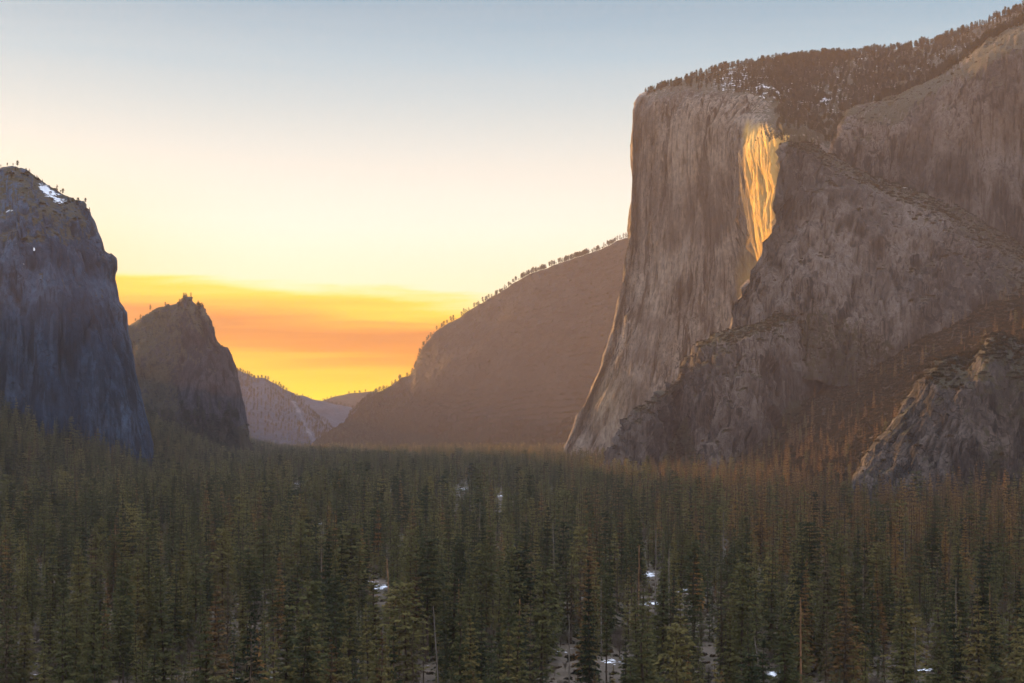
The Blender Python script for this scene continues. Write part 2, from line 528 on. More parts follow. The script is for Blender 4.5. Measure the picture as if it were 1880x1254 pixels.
# ---- the darker lower wall in front of the streak
R = [
    [(1440, 640, 3150), (1450, 540, 3170), (1465, 420, 3200), (1480, 330, 3230), (1490, 285, 3260)],
    [(1325, 660, 2815), (1345, 605, 2830), (1350, 565, 2845), (1375, 515, 2865), (1400, 475, 2890), (1420, 420, 2920), (1430, 370, 2950),
     (1434, 310, 2980), (1437, 274, 3010), (1446, 264, 3050)],
    [(1385, 680, 2750), (1402, 590, 2765), (1415, 520, 2815), (1440, 440, 2870), (1462, 360, 2925), (1472, 310, 2965), (1480, 284, 2995), (1492, 268, 3070)],
    [(1490, 700, 2700), (1497, 560, 2735), (1508, 450, 2815), (1520, 360, 2890), (1528, 322, 2945), (1540, 298, 3060)],
    [(1600, 720, 2680), (1601, 600, 2705), (1605, 500, 2780), (1610, 400, 2865), (1615, 357, 2930), (1625, 333, 3080)],
    [(1700, 730, 2660), (1701, 600, 2690), (1705, 500, 2770), (1710, 425, 2855), (1715, 393, 2930), (1727, 370, 3070)],
    [(1800, 740, 2640), (1801, 600, 2680), (1805, 520, 2750), (1810, 470, 2820), (1815, 446, 2900), (1827, 424, 3050)],
    [(1900, 740, 2620), (1900, 620, 2650), (1900, 560, 2720), (1900, 520, 2800), (1902, 495, 2880), (1905, 475, 3040)],
    [(2060, 740, 2600), (2060, 620, 2640), (2060, 540, 2750), (2060, 500, 2900)],
    [(2150, 740, 3300), (2150, 640, 3300), (2150, 560, 3300)],
]


R[1] = [(x, y, d - 42) for x, y, d in R[1]]
R.insert(2, corner(R[1], (7, 4), -0.4))


def rb_veg(i):
    px, py, N, P = i['px'], i['py'], i['N'], i['P']
    ramp = np.interp(px, [1440, 1480, 1540, 1600, 1660, 1725, 1800, 1900], [272, 280, 312, 345, 368, 394, 446, 497])
    v = sstep(12, -4, py - ramp) * 0.52
    v = np.maximum(v, sstep(0.6, 0.85, N[:, 2]) * 0.55)
    # brushy apron under the wall
    n = fbm(P, (70, 70, 35), 4, 0.6, seed=77)
    apron = np.interp(px, [1340, 1400, 1480, 1560, 1650, 1720, 1800, 1880], [640, 590, 545, 570, 610, 660, 560, 520])
    v = np.maximum(v, sstep(-25, 35, py - apron + n * 60) * 0.50)
    v = np.maximum(v, sstep(1760, 1860, px) * sstep(430, 500, py) * (0.5 + 0.5 * n))
    return v


def rb_snow(i):
    px, py = i['px'], i['py']
    g = lambda x, y, a, b: np.exp(-(((px - x) / a) ** 2 + ((py - y - (px - x) * 0.2) / b) ** 2))
    return 0.8 * g(1662, 344, 9, 2.2) + 0.62 * g(1772, 533, 12, 3) + 0.5 * g(1864, 462, 9, 4)


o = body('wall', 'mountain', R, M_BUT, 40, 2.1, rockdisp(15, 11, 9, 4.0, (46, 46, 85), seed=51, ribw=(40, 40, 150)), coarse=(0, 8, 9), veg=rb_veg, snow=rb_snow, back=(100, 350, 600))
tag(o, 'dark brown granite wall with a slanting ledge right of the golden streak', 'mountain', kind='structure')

# ---- low buttress at the foot of the cliff
B = [
    [(1170, 900, 2950), (1200, 820, 2950), (1235, 740, 2960), (1270, 690, 2980)],
    [(1100, 900, 2640), (1120, 866, 2645), (1135, 830, 2655), (1150, 800, 2665), (1175, 765, 2680), (1202, 738, 2710)],
    [(1165, 910, 2575), (1175, 862, 2585), (1185, 820, 2605), (1205, 770, 2635), (1225, 724, 2680), (1243, 700, 2730)],
    [(1240, 900, 2640), (1245, 845, 2655), (1250, 800, 2685), (1255, 745, 2705), (1260, 695, 2730), (1270, 655, 2770)],
    [(1292, 890, 2575), (1290, 820, 2600), (1286, 740, 2620), (1290, 680, 2650), (1294, 645, 2690), (1306, 621, 2750)],
    [(1310, 890, 2490), (1318, 830, 2510), (1334, 760, 2540), (1344, 700, 2580), (1348, 645, 2640), (1352, 603, 2730)],
    [(1395, 880, 2530), (1405, 780, 2555), (1400, 700, 2585), (1395, 650, 2620), (1400, 612, 2660), (1412, 586, 2745)],
    [(1450, 850, 2620), (1450, 740, 2635), (1446, 680, 2650), (1442, 630, 2675), (1446, 602, 2700), (1458, 572, 2770)],
    [(1520, 830, 2760), (1520, 740, 2770), (1515, 670, 2790), (1515, 610, 2820)],
]


def lb_veg(i):
    px, py, N, P = i['px'], i['py'], i['N'], i['P']
    n = fbm(P, (60, 60, 40), 4, 0.6, seed=78)
    v = sstep(0.55, 0.75, N[:, 2]) * 0.7
    foot = np.interp(px, [1120, 1200, 1232, 1262, 1290, 1330, 1420, 1450], [900, 850, 800, 750, 860, 850, 780, 720])
    v = np.maximum(v, sstep(-15, 25, py - foot + n * 30) * 0.7)
    crest = np.interp(px, [1260, 1300, 1345, 1400, 1450], [660, 632, 612, 600, 590])
    v = np.maximum(v, sstep(12, -4, py - crest) * 0.6 * sstep(1265, 1290, px))
    return np.maximum(v, 0.4 * sstep(0.1, 0.5, n) * sstep(1390, 1460, px))


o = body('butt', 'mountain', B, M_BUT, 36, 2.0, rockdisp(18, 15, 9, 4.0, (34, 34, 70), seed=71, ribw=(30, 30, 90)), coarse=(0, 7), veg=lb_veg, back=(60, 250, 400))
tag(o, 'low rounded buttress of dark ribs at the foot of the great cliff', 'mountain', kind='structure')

# ---- outcrop at the lower right
C_ = [
    [(1660, 930, 2000), (1690, 830, 2010), (1730, 730, 2020), (1775, 675, 2030)],
    [(1538, 930, 1715), (1563, 888, 1722), (1590, 838, 1732), (1630, 790, 1742), (1660, 750, 1752), (1690, 700, 1762), (1720, 667, 1790), (1748, 657, 1840)],
    [(1590, 940, 1660), (1615, 880, 1672), (1648, 820, 1686), (1688, 760, 1698), (1714, 710, 1714), (1744, 673, 1745), (1777, 652, 1810)],
    [(1680, 940, 1630), (1700, 860, 1648), (1728, 790, 1666), (1752, 730, 1684), (1778, 681, 1712), (1802, 643, 1790)],
    [(1770, 940, 1610), (1785, 840, 1630), (1800, 760, 1652), (1810, 700, 1668), (1818, 650, 1700), (1828, 614, 1775)],
    [(1846, 940, 1625), (1850, 840, 1640), (1852, 760, 1656), (1852, 700, 1672), (1852, 655, 1705), (1856, 620, 1780)],
    [(1905, 940, 1600), (1900, 840, 1620), (1898, 760, 1640), (1896, 700, 1660), (1898, 668, 1705), (1905, 645, 1780)],
    [(2050, 940, 1600), (2050, 800, 1630), (2050, 700, 1700), (2060, 680, 1800)],
    [(2120, 940, 1950), (2120, 800, 1950), (2120, 740, 1960)],
]


def rl_veg(i):
    px, py, N, P = i['px'], i['py'], i['N'], i['P']
    n = fbm(P, (40, 40, 30), 4, 0.6, seed=79)
    v = sstep(0.55, 0.72, N[:, 2]) * 0.6
    v = np.maximum(v, sstep(1730, 1800, px) * (0.42 + 0.5 * n))
    return v


o = body('outcrop', 'mountain', C_, M_BUT, 36, 1.4, rockdisp(4, 3.6, 2.6, 1.8, (26, 26, 60), seed=91, ribw=(22, 22, 110), crk=4), coarse=(0, 7), veg=rl_veg, back=(60, 200, 330))
tag(o, 'small slanting granite outcrop above the trees at the lower right', 'mountain', kind='structure')

# ---- left cliff
L = [
    [(-900, 900, 3900), (-900, 600, 3900), (-900, 400, 3900), (-900, 300, 3900)],
    [(-1000, 900, 2600), (-990, 600, 2640), (-970, 400, 2700), (-950, 150, 3000)],
    [(-420, 900, 2560), (-420, 600, 2600), (-415, 420, 2680), (-410, 230, 2950)],
    [(-110, 900, 2540), (-105, 640, 2570), (-100, 480, 2620), (-95, 400, 2700), (-90, 318, 2900)],
    [(40, 900, 2540), (42, 700, 2570), (44, 560, 2600), (42, 455, 2650), (36, 390, 2740), (28, 307, 2900)],
    [(120, 900, 2550), (118, 700, 2580), (112, 560, 2610), (100, 450, 2660), (84, 390, 2740), (68, 327, 2900)],
    [(185, 900, 2580), (175, 700, 2610), (158, 560, 2640), (142, 450, 2690), (128, 400, 2760), (105, 354, 2890)],
    [(248, 900, 2610), (225, 740, 2640), (200, 600, 2670), (176, 480, 2710), (158, 410, 2770), (138, 366, 2880)],
    [(292, 900, 2680), (282, 842, 2690), (272, 790, 2700), (262, 740, 2710), (250, 690, 2720), (240, 640, 2730), (233, 602, 2738), (228, 580, 2742),
     (223, 569, 2744), (217, 565, 2746), (211, 525, 2752), (207, 492, 2756), (203, 479, 2760), (198, 475, 2762), (193, 482, 2764), (186, 458, 2770), (176, 420, 2785),
     (168, 393, 2800), (153, 373, 2850)],
    [(240, 900, 3050), (220, 740, 3060), (200, 600, 3070), (170, 470, 3090), (140, 400, 3120)],
    [(0, 900, 3500), (0, 600, 3500), (-20, 450, 3500), (-40, 400, 3500)],
]


def lc_disp(P, N):
    h = rockdisp(9, 10, 6, 3.2, (42, 42, 150), seed=111, ribw=(36, 36, 240))(P, N)
    px = 940 + P[:, 0] / P[:, 1] * FPX
    py = HZ - (P[:, 2] - CAMH) / P[:, 1] * FPX
    edge = np.interp(py, [300, 327, 366, 420, 458, 475, 569, 640, 740, 842], [30, 70, 140, 175, 186, 200, 224, 240, 262, 282])
    h = h * (0.30 + 0.70 * sstep(0, 40, edge - px))
    # the finger and the notch that stand off the right-hand edge
    near = sstep(26, 8, edge - px) * (P[:, 1] < 2420)
    h += near * (9 * sstep(472, 474, py) * sstep(512, 476, py) + 6 * sstep(563, 568, py) * sstep(600, 572, py))
    h += near * 5 * fbm(P, (26, 26, 30), 3, 0.6, seed=117)
    return h


def lc_veg(i):
    px, py, N, P = i['px'], i['py'], i['N'], i['P']
    n = fbm(P, (60, 60, 50), 4, 0.6, seed=80)
    v = sstep(0.5, 0.7, N[:, 2]) * 0.55
    v = np.maximum(v, sstep(455, 380, py) * (0.22 + 0.5 * n) * sstep(180, 140, px))
    return np.maximum(v, sstep(90, 10, px) * sstep(540, 720, py) * (0.4 + 0.4 * n))


def lc_snow(i):
    px, py = i['px'], i['py']
    g = lambda x, y, a, b, k=0.0: np.exp(-(((px - x) / a) ** 2 + ((py - y - (px - x) * k) / b) ** 2))
    s = 0.68 * g(104, 364, 34, 20, 0.55) + 0.75 * g(84, 346, 16, 7, 0.6) + 0.72 * g(8, 418, 14, 5, 0.25)
    s = np.maximum(s, 0.55 * g(35, 450, 22, 14)) + 0.5 * g(20, 385, 30, 8)
    for x, y in ((63, 456), (45, 488), (36, 462), (155, 500), (145, 590), (207, 665)):
        s = np.maximum(s, 0.72 * g(x, y, 3.5, 2.2))
    return s


L = [[(x, y, d * 0.85) for x, y, d in c] for c in L]
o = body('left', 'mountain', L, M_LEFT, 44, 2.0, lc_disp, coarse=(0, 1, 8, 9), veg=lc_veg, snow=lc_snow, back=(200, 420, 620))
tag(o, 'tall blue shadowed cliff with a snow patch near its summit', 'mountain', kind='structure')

# ---- smaller tower beside it
T = [
    [(60, 860, 4300), (80, 740, 4320), (100, 660, 4350)],
    [(150, 870, 3800), (170, 760, 3850), (190, 660, 3950), (205, 616, 4000)],
    [(235, 870, 3640), (236, 760, 3700), (234, 660, 3800), (236, 600, 3930)],
    [(300, 870, 3580), (298, 760, 3650), (294, 650, 3750), (291, 567, 3900)],
    [(350, 870, 3560), (347, 780, 3610), (340, 680, 3680), (335, 600, 3780), (330, 556, 3880)],
    [(400, 870, 3560), (392, 780, 3600), (378, 690, 3650), (364, 620, 3710), (350, 572, 3790), (347, 547, 3870)],
    [(435, 870, 3590), (425, 790, 3620), (410, 700, 3660), (395, 650, 3690), (378, 605, 3740), (364, 561, 3850)],
    [(462, 870, 3650), (456, 813, 3660), (448, 780, 3668), (438, 735, 3676), (428, 690, 3684), (422, 655, 3690), (416, 643, 3694), (406, 639, 3700),
     (396, 631, 3706), (386, 606, 3720), (376, 581, 3750), (367, 563, 3830)],
    [(425, 870, 3950), (410, 740, 3960), (390, 650, 3980), (368, 600, 4000)],
    [(300, 870, 4300), (300, 740, 4300), (290, 660, 4300)],
]


def t2_veg(i):
    px, py, N, P = i['px'], i['py'], i['N'], i['P']
    n = fbm(P, (60, 60, 50), 4, 0.6, seed=81)
    v = sstep(0.5, 0.7, N[:, 2]) * 0.6
    v = np.maximum(v, sstep(375, 310, px) * (0.55 + 0.3 * n))
    return np.maximum(v, sstep(740, 800, py + n * 30) * 0.7)


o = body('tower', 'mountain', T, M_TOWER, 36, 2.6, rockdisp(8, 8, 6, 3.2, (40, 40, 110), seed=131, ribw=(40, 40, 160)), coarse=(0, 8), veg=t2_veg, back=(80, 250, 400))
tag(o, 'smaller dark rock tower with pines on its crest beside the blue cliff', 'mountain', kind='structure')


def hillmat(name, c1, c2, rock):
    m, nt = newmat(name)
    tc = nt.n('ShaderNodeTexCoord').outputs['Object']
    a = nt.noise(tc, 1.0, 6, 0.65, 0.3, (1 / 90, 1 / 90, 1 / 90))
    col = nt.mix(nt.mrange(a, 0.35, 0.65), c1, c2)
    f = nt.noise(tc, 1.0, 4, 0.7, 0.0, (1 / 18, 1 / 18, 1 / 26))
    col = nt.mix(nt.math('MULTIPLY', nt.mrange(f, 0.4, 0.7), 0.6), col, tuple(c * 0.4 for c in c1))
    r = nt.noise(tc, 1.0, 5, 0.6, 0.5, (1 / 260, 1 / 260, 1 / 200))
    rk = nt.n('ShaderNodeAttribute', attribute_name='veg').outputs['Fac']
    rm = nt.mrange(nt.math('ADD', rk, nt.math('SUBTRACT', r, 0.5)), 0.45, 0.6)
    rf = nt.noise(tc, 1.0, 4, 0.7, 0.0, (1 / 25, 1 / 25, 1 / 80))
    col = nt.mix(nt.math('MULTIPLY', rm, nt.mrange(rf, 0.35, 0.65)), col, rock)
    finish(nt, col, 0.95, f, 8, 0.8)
    return m


M_HILL = hillmat('wooded_slope', (0.016, 0.011, 0.009), (0.032, 0.023, 0.017), (0.070, 0.054, 0.045))
MH = [
    [(560, 850, 7600), (585, 815, 7600), (610, 800, 7650)],
    [(560, 845, 6500), (592, 812, 6550), (620, 798, 6620)],
    [(615, 845, 6420), (645, 800, 6500), (661, 775, 6580), (667, 748, 6640)],
    [(668, 848, 6340), (686, 800, 6420), (692, 760, 6510), (694, 724, 6600)],
    [(735, 850, 6240), (744, 785, 6340), (748, 730, 6460), (752, 686, 6600)],
    [(780, 850, 6180), (782, 770, 6290), (782, 700, 6420), (784, 637, 6590)],
    [(805, 850, 6140), (806, 760, 6260), (806, 680, 6400), (808, 608, 6580)],
    [(865, 850, 6010), (866, 740, 6160), (868, 650, 6330), (872, 570, 6560)],
    [(955, 850, 5800), (957, 720, 6000), (960, 610, 6210), (963, 512, 6520)],
    [(1055, 850, 5560), (1058, 720, 5820), (1061, 590, 6110), (1064, 476, 6470)],
    [(1160, 850, 5320), (1160, 720, 5690), (1160, 570, 6050), (1162, 440, 6430)],
    [(1320, 850, 5150), (1320, 650, 5800), (1320, 400, 6400)],
    [(1420, 850, 7400), (1420, 650, 7400), (1420, 520, 7400)],
]


def mh_rock(i):
    px, py = i['px'], i['py']
    g = lambda x, y, a, b: np.exp(-(((px - x) / a) ** 2 + ((py - y) / b) ** 2))
    return 0.02 + 0.06 * g(880, 650, 60, 70) + 0.12 * g(680, 745, 15, 25) + 0.06 * g(1030, 560, 80, 30)


o = body('midhill', 'hill', MH, M_HILL, 40, 11, hilldisp(22, 380, 141, 15), coarse=(0, 11), veg=mh_rock, back=(300, 900, 1800))
tag(o, 'long wooded hillside sloping down to the valley gap behind the great cliff', 'hill', kind='structure')

M_FAR = hillmat('haze_blue_woods', (0.011, 0.019, 0.034), (0.022, 0.033, 0.052), (0.085, 0.090, 0.105))  # bluish distance haze is put into these hill colours
F1 = [
    [(300, 850, 9000), (300, 760, 9000), (300, 700, 9050)],
    [(360, 850, 7700), (360, 740, 8000), (362, 650, 8600)],
    [(432, 850, 7600), (430, 760, 7950), (430, 679, 8550)],
    [(462, 850, 7600), (460, 760, 7950), (462, 691, 8500)],
    [(492, 850, 7600), (492, 770, 7950), (492, 698, 8480)],
    [(520, 850, 7600), (520, 780, 7950), (520, 715, 8450)],
    [(548, 850, 7600), (546, 790, 7900), (546, 730, 8420)],
    [(580, 850, 7600), (578, 805, 7850), (575, 757, 8400)],
    [(620, 855, 7600), (615, 825, 7800), (610, 790, 8350)],
    [(665, 860, 8300), (660, 840, 8300), (655, 815, 8500)],
]
F1 = [[(x, y, d * 0.86) for x, y, d in c] for c in F1]
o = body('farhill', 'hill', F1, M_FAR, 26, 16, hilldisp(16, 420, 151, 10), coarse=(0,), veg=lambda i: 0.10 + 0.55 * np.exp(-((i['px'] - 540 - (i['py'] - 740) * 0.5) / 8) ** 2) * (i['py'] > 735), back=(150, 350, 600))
tag(o, 'hazy blue wooded hill with a pale rockslide scar beside the rock tower', 'hill', kind='structure')
F2 = [
    [(440, 850, 10600), (440, 790, 10600), (440, 740, 10700)],
    [(500, 850, 9300), (500, 780, 9600), (500, 733, 10000)],
    [(545, 850, 9300), (545, 780, 9600), (545, 727, 10000)],
    [(572, 850, 9300), (572, 780, 9600), (572, 736, 10000)],
    [(602, 850, 9300), (602, 785, 9600), (602, 743, 10000)],
    [(632, 850, 9300), (632, 790, 9600), (632, 748, 10000)],
    [(664, 850, 9300), (664, 800, 9600), (662, 758, 10000)],
    [(710, 850, 9300), (710, 815, 9600), (705, 785, 10000)],
    [(760, 850, 10600), (760, 820, 10600), (755, 800, 10700)],
]
F2 = [[(x, y, d * 0.78) for x, y, d in c] for c in F2]
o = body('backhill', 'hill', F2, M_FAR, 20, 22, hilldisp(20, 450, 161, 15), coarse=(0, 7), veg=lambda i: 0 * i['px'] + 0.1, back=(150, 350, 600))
tag(o, 'second hazy ridge falling to the right in the valley gap', 'hill', kind='structure')
F3 = [
    [(480, 850, 13700), (480, 800, 13700), (480, 770, 13800)],
    [(560, 850, 12300), (560, 790, 12600), (560, 748, 13000)],
    [(602, 850, 12300), (602, 785, 12600), (602, 737, 13000)],
    [(622, 850, 12300), (622, 780, 12600), (622, 729, 13000)],
    [(652, 850, 12300), (652, 780, 12600), (652, 724, 13000)],
    [(692, 850, 12300), (692, 780, 12600), (692, 721, 13000)],
    [(745, 850, 12300), (745, 780, 12600), (745, 730, 13000)],
    [(830, 850, 12300), (830, 780, 12600), (830, 740, 13000)],
    [(900, 850, 13700), (900, 800, 13700), (900, 770, 13800)],
]
F3 = [[(x, y, d * 0.66) for x, y, d in c] for c in F3]
o = body('lasthill', 'hill', F3, M_HILL, 18, 30, hilldisp(18, 500, 171, 12), coarse=(0, 7), veg=lambda i: 0 * i['px'] + 0.3, back=(100, 220, 380))
tag(o, 'farthest low hill glowing orange in the valley gap', 'hill', kind='structure')

# ---------------------------------------------------------------- ground
FOOT_R = [(900, 900), (720, 1300), (430, 1650), (335, 2000), (300, 2400), (250, 2800), (185, 3350), (330, 3700), (1000, 4000)]
FOOT_L = [(-900, 800), (-660, 1350), (-500, 1850), (-480, 2300), (-520, 2800), (-620, 3400), (-690, 3900), (-760, 4600)]


def signed(foot, X, Y, side):
    best = np.full(X.shape, 1e9)
    sg = np.zeros(X.shape)
    ext = [(foot[0][0] + (foot[0][0] - foot[1][0]) * 3, foot[0][1] + (foot[0][1] - foot[1][1]) * 3)] + list(foot) + \
          [(foot[-1][0] + (foot[-1][0] - foot[-2][0]) * 3, foot[-1][1] + (foot[-1][1] - foot[-2][1]) * 3)]
    for (x0, y0), (x1, y1) in zip(ext[:-1], ext[1:]):
        dx, dy = x1 - x0, y1 - y0
        L2 = dx * dx + dy * dy
        t = np.clip(((X - x0) * dx + (Y - y0) * dy) / L2, 0, 1)
        d = np.hypot(X - x0 - t * dx, Y - y0 - t * dy)
        s = ((X - x0) * dy - (Y - y0) * dx) / math.sqrt(L2)
        m = d < best
        best[m] = d[m]
        sg[m] = np.sign(s[m])
    return best * sg * side


def ground_z(X, Y):
    X = np.asarray(X, float); Y = np.asarray(Y, float)
    P = np.stack([X.ravel(), Y.ravel(), 0 * X.ravel()], 1)
    n = fbm(P, (160, 160, 100), 4, 0.5, seed=201).reshape(X.shape)
    z = 1.5 * n
    fade = sstep(6500, 4600, Y) * sstep(500, 1000, Y)
    for foot, side, a, sl in ((FOOT_R, 1, 130, 0.72), (FOOT_L, -1, 100, 0.50)):
        d = np.maximum(signed(foot, X, Y, side), 0)
        hh = sl * (np.sqrt(d * d + a * a) - a)
        hh = 520 * np.tanh(hh / 520)
        z = z + hh * fade * (1 + 0.10 * n) + 10 * n * sstep(20, 200, d) * fade
    hill = np.maximum(0, (150 - Y)) * 0.6
    hill = np.where(hill > CAMH - 2.2, CAMH - 2.2, hill)
    return z + hill


def snow_at(px, py, w, dpt):
    Y = FPX * CAMH / (py - HZ)
    return ((px - 940) / FPX * Y, Y, w * 0.42, dpt * 0.5)


CLEAR = [snow_at(692, 1078, 17, 42), snow_at(690, 1068, 12, 20), snow_at(1112, 1216, 13, 22), snow_at(1030, 1196, 12, 14), snow_at(1196, 1056, 14, 40), snow_at(1200, 1108, 9, 14),
         snow_at(546, 888, 22, 90), snow_at(848, 898, 22, 90), snow_at(915, 910, 14, 60), snow_at(590, 960, 10, 24), snow_at(1690, 1230, 6, 8), snow_at(1640, 1190, 6, 8), snow_at(430, 1100, 6, 10), snow_at(1303, 1196, 9, 12), snow_at(1415, 1236, 12, 14),
         snow_at(784, 1226, 10, 14), snow_at(1498, 1238, 6, 10), snow_at(1255, 1085, 10, 20), snow_at(60, 1240, 4, 8)]


def ground_snow(X, Y):
    s = np.zeros(np.shape(X))
    for cx, cy, w, d in CLEAR:
        s = np.maximum(s, np.exp(-(((X - cx) / w) ** 2 + ((Y - cy) / d) ** 2)))
    return s


gx = np.r_[np.linspace(-7000, -1500, 24)[:-1], np.linspace(-1500, 1500, 260), np.linspace(1500, 7000, 24)[1:]]
gy = np.r_[np.linspace(-600, 0, 12)[:-1], np.linspace(0, 1200, 150)[:-1], np.linspace(1200, 5000, 260)[:-1], np.linspace(5000, 9150, 40)]
GX, GY = np.meshgrid(gx, gy, indexing='ij')
GZ = ground_z(GX, GY)
GV = np.stack([GX, GY, GZ], -1).reshape(-1, 3)
gi = np.arange(GX.size).reshape(GX.shape)
GF = np.stack([gi[:-1, :-1], gi[1:, :-1], gi[1:, 1:], gi[:-1, 1:]], -1).reshape(-1, 4)
m, nt = newmat('valley_floor')
tc = nt.n('ShaderNodeTexCoord').outputs['Object']
a = nt.noise(tc, 1 / 40, 6, 0.65)
col = nt.mix(nt.mrange(a, 0.35, 0.65), (0.055, 0.041, 0.028), (0.115, 0.086, 0.062))
b = nt.noise(tc, 1 / 7, 5, 0.7)
col = nt.mix(nt.mrange(b, 0.45, 0.7), col, (0.070, 0.055, 0.034))
sl_ = nt.n('ShaderNodeAttribute', attribute_name='slope').outputs['Fac']
col = nt.mix(nt.math('MULTIPLY', sl_, 0.9), col, (0.030, 0.019, 0.011))
sa = nt.n('ShaderNodeAttribute', attribute_name='snow').outputs['Fac']
sn = nt.noise(tc, 1 / 5, 5, 0.75)
sm = nt.mrange(nt.math('ADD', sa, nt.math('MULTIPLY', nt.math('SUBTRACT', sn, 0.5), 2.6)), 0.58, 0.66)
col = nt.mix(sm, col, (0.80, 0.82, 0.86))
finish(nt, col, 0.95, b, 1.5, 0.6)
sg = ground_snow(GV[:, 0], GV[:, 1])
sg = np.maximum(sg, 0.30 * sstep(0.1, 0.5, fbm(GV * np.array([1, 1, 0]), (220, 220, 100), 3, seed=211)) * (GV[:, 1] < 2500))
o = link('ground', mesh_np('ground', GV, GF, [m], True, {'snow': sg, 'slope': sstep(5, 60, np.maximum(signed(FOOT_R, GV[:, 0], GV[:, 1], 1), signed(FOOT_L, GV[:, 0], GV[:, 1], -1)))}))
tag(o, 'brown valley floor with scattered snow under the conifers', 'ground', kind='structure')

# ---------------------------------------------------------------- trees
def leafmat(name, stops, var=0.42, trans=0.46):
    m, nt = newmat(name)
    oi = nt.n('ShaderNodeObjectInfo')
    col = nt.ramp(oi.outputs['Random'], stops)
    tc = nt.n('ShaderNodeTexCoord').outputs['Object']
    nz = nt.noise(tc, 0.55, 3, 0.6)
    col = nt.mix(nt.math('MULTIPLY', nt.mrange(nz, 0.35, 0.68), var), col, (0.012, 0.014, 0.007))
    d = nt.n('ShaderNodeBsdfDiffuse')
    t = nt.n('ShaderNodeBsdfTranslucent')
    nt.l(col, d.inputs[0]); nt.l(col, t.inputs[0])
    mx = nt.n('ShaderNodeMixShader'); mx.inputs[0].default_value = trans
    nt.l(d.outputs[0], mx.inputs[1]); nt.l(t.outputs[0], mx.inputs[2])
    o = nt.n('ShaderNodeOutputMaterial')
    nt.l(mx.outputs[0], o.inputs[0])
    return m


def barkmat(name, c1, c2):
    m, nt = newmat(name)
    tc = nt.n('ShaderNodeTexCoord').outputs['Object']
    nz = nt.noise(tc, 1.0, 4, 0.65, 0, (3, 3, 0.35))
    col = nt.mix(nt.mrange(nz, 0.35, 0.65), c1, c2)
    finish(nt, col, 0.9, nz, 0.1, 0.8)
    return m


M_FIR = leafmat('fir_needles', [(0, (0.034, 0.042, 0.024)), (0.25, (0.070, 0.074, 0.036)), (0.55, (0.116, 0.110, 0.048)), (0.82, (0.165, 0.142, 0.058)), (1, (0.22, 0.170, 0.066))])
M_RIM = leafmat('shaded_rim_needles', [(0, (0.020, 0.026, 0.016)), (1, (0.050, 0.052, 0.026))], 0.4, 0.12)  # darker copy of the fir needles, shade on the rims put into colour
M_YNG = leafmat('young_needles', [(0, (0.110, 0.108, 0.046)), (0.6, (0.16, 0.140, 0.055)), (1, (0.22, 0.160, 0.058))], 0.4)
M_RUST = leafmat('rusty_needles', [(0, (0.15, 0.078, 0.034)), (1, (0.23, 0.12, 0.045))], 0.5)
M_WARM = leafmat('warm_lit_needles', [(0, (0.13, 0.080, 0.040)), (0.5, (0.21, 0.120, 0.052)), (1, (0.29, 0.155, 0.058))], 0.42)  # brown tint stands in for warm sun on the right-hand forest
M_DRY = leafmat('dry_needles', [(0, (0.085, 0.065, 0.04)), (1, (0.15, 0.11, 0.065))], 0.5)
M_TWIG = leafmat('grey_twigs', [(0, (0.15, 0.115, 0.09)), (1, (0.24, 0.185, 0.145))], 0.4)
M_BRUSH = leafmat('brush_leaves', [(0, (0.022, 0.019, 0.011)), (0.6, (0.040, 0.029, 0.017)), (1, (0.070, 0.042, 0.020))], 0.5, 0.15)
M_BARK = barkmat('dark_bark', (0.030, 0.022, 0.016), (0.085, 0.058, 0.038))
M_SNAG = barkmat('bleached_wood', (0.07, 0.055, 0.045), (0.20, 0.165, 0.13))
M_CHAR = barkmat('orange_wood', (0.10, 0.05, 0.025), (0.30, 0.16, 0.08))


def tube(V, F, path, radii, n=6):
    base = len(V)
    path = [np.array(p, float) for p in path]
    for k, p in enumerate(path):
        d = path[min(k + 1, len(path) - 1)] - path[max(k - 1, 0)]
        d = d / (np.linalg.norm(d) + 1e-9)
        a = np.cross(d, (0.31, 0.95, 0.1)); a /= np.linalg.norm(a) + 1e-9
        b = np.cross(d, a)
        for j in range(n):
            t = 2 * math.pi * j / n
            V.append(p + (a * math.cos(t) + b * math.sin(t)) * radii[k])
    for k in range(len(path) - 1):
        for j in range(n):
            j2 = (j + 1) % n
            F.append([base + k * n + j, base + k * n + j2, base + (k + 1) * n + j2, base + (k + 1) * n + j])


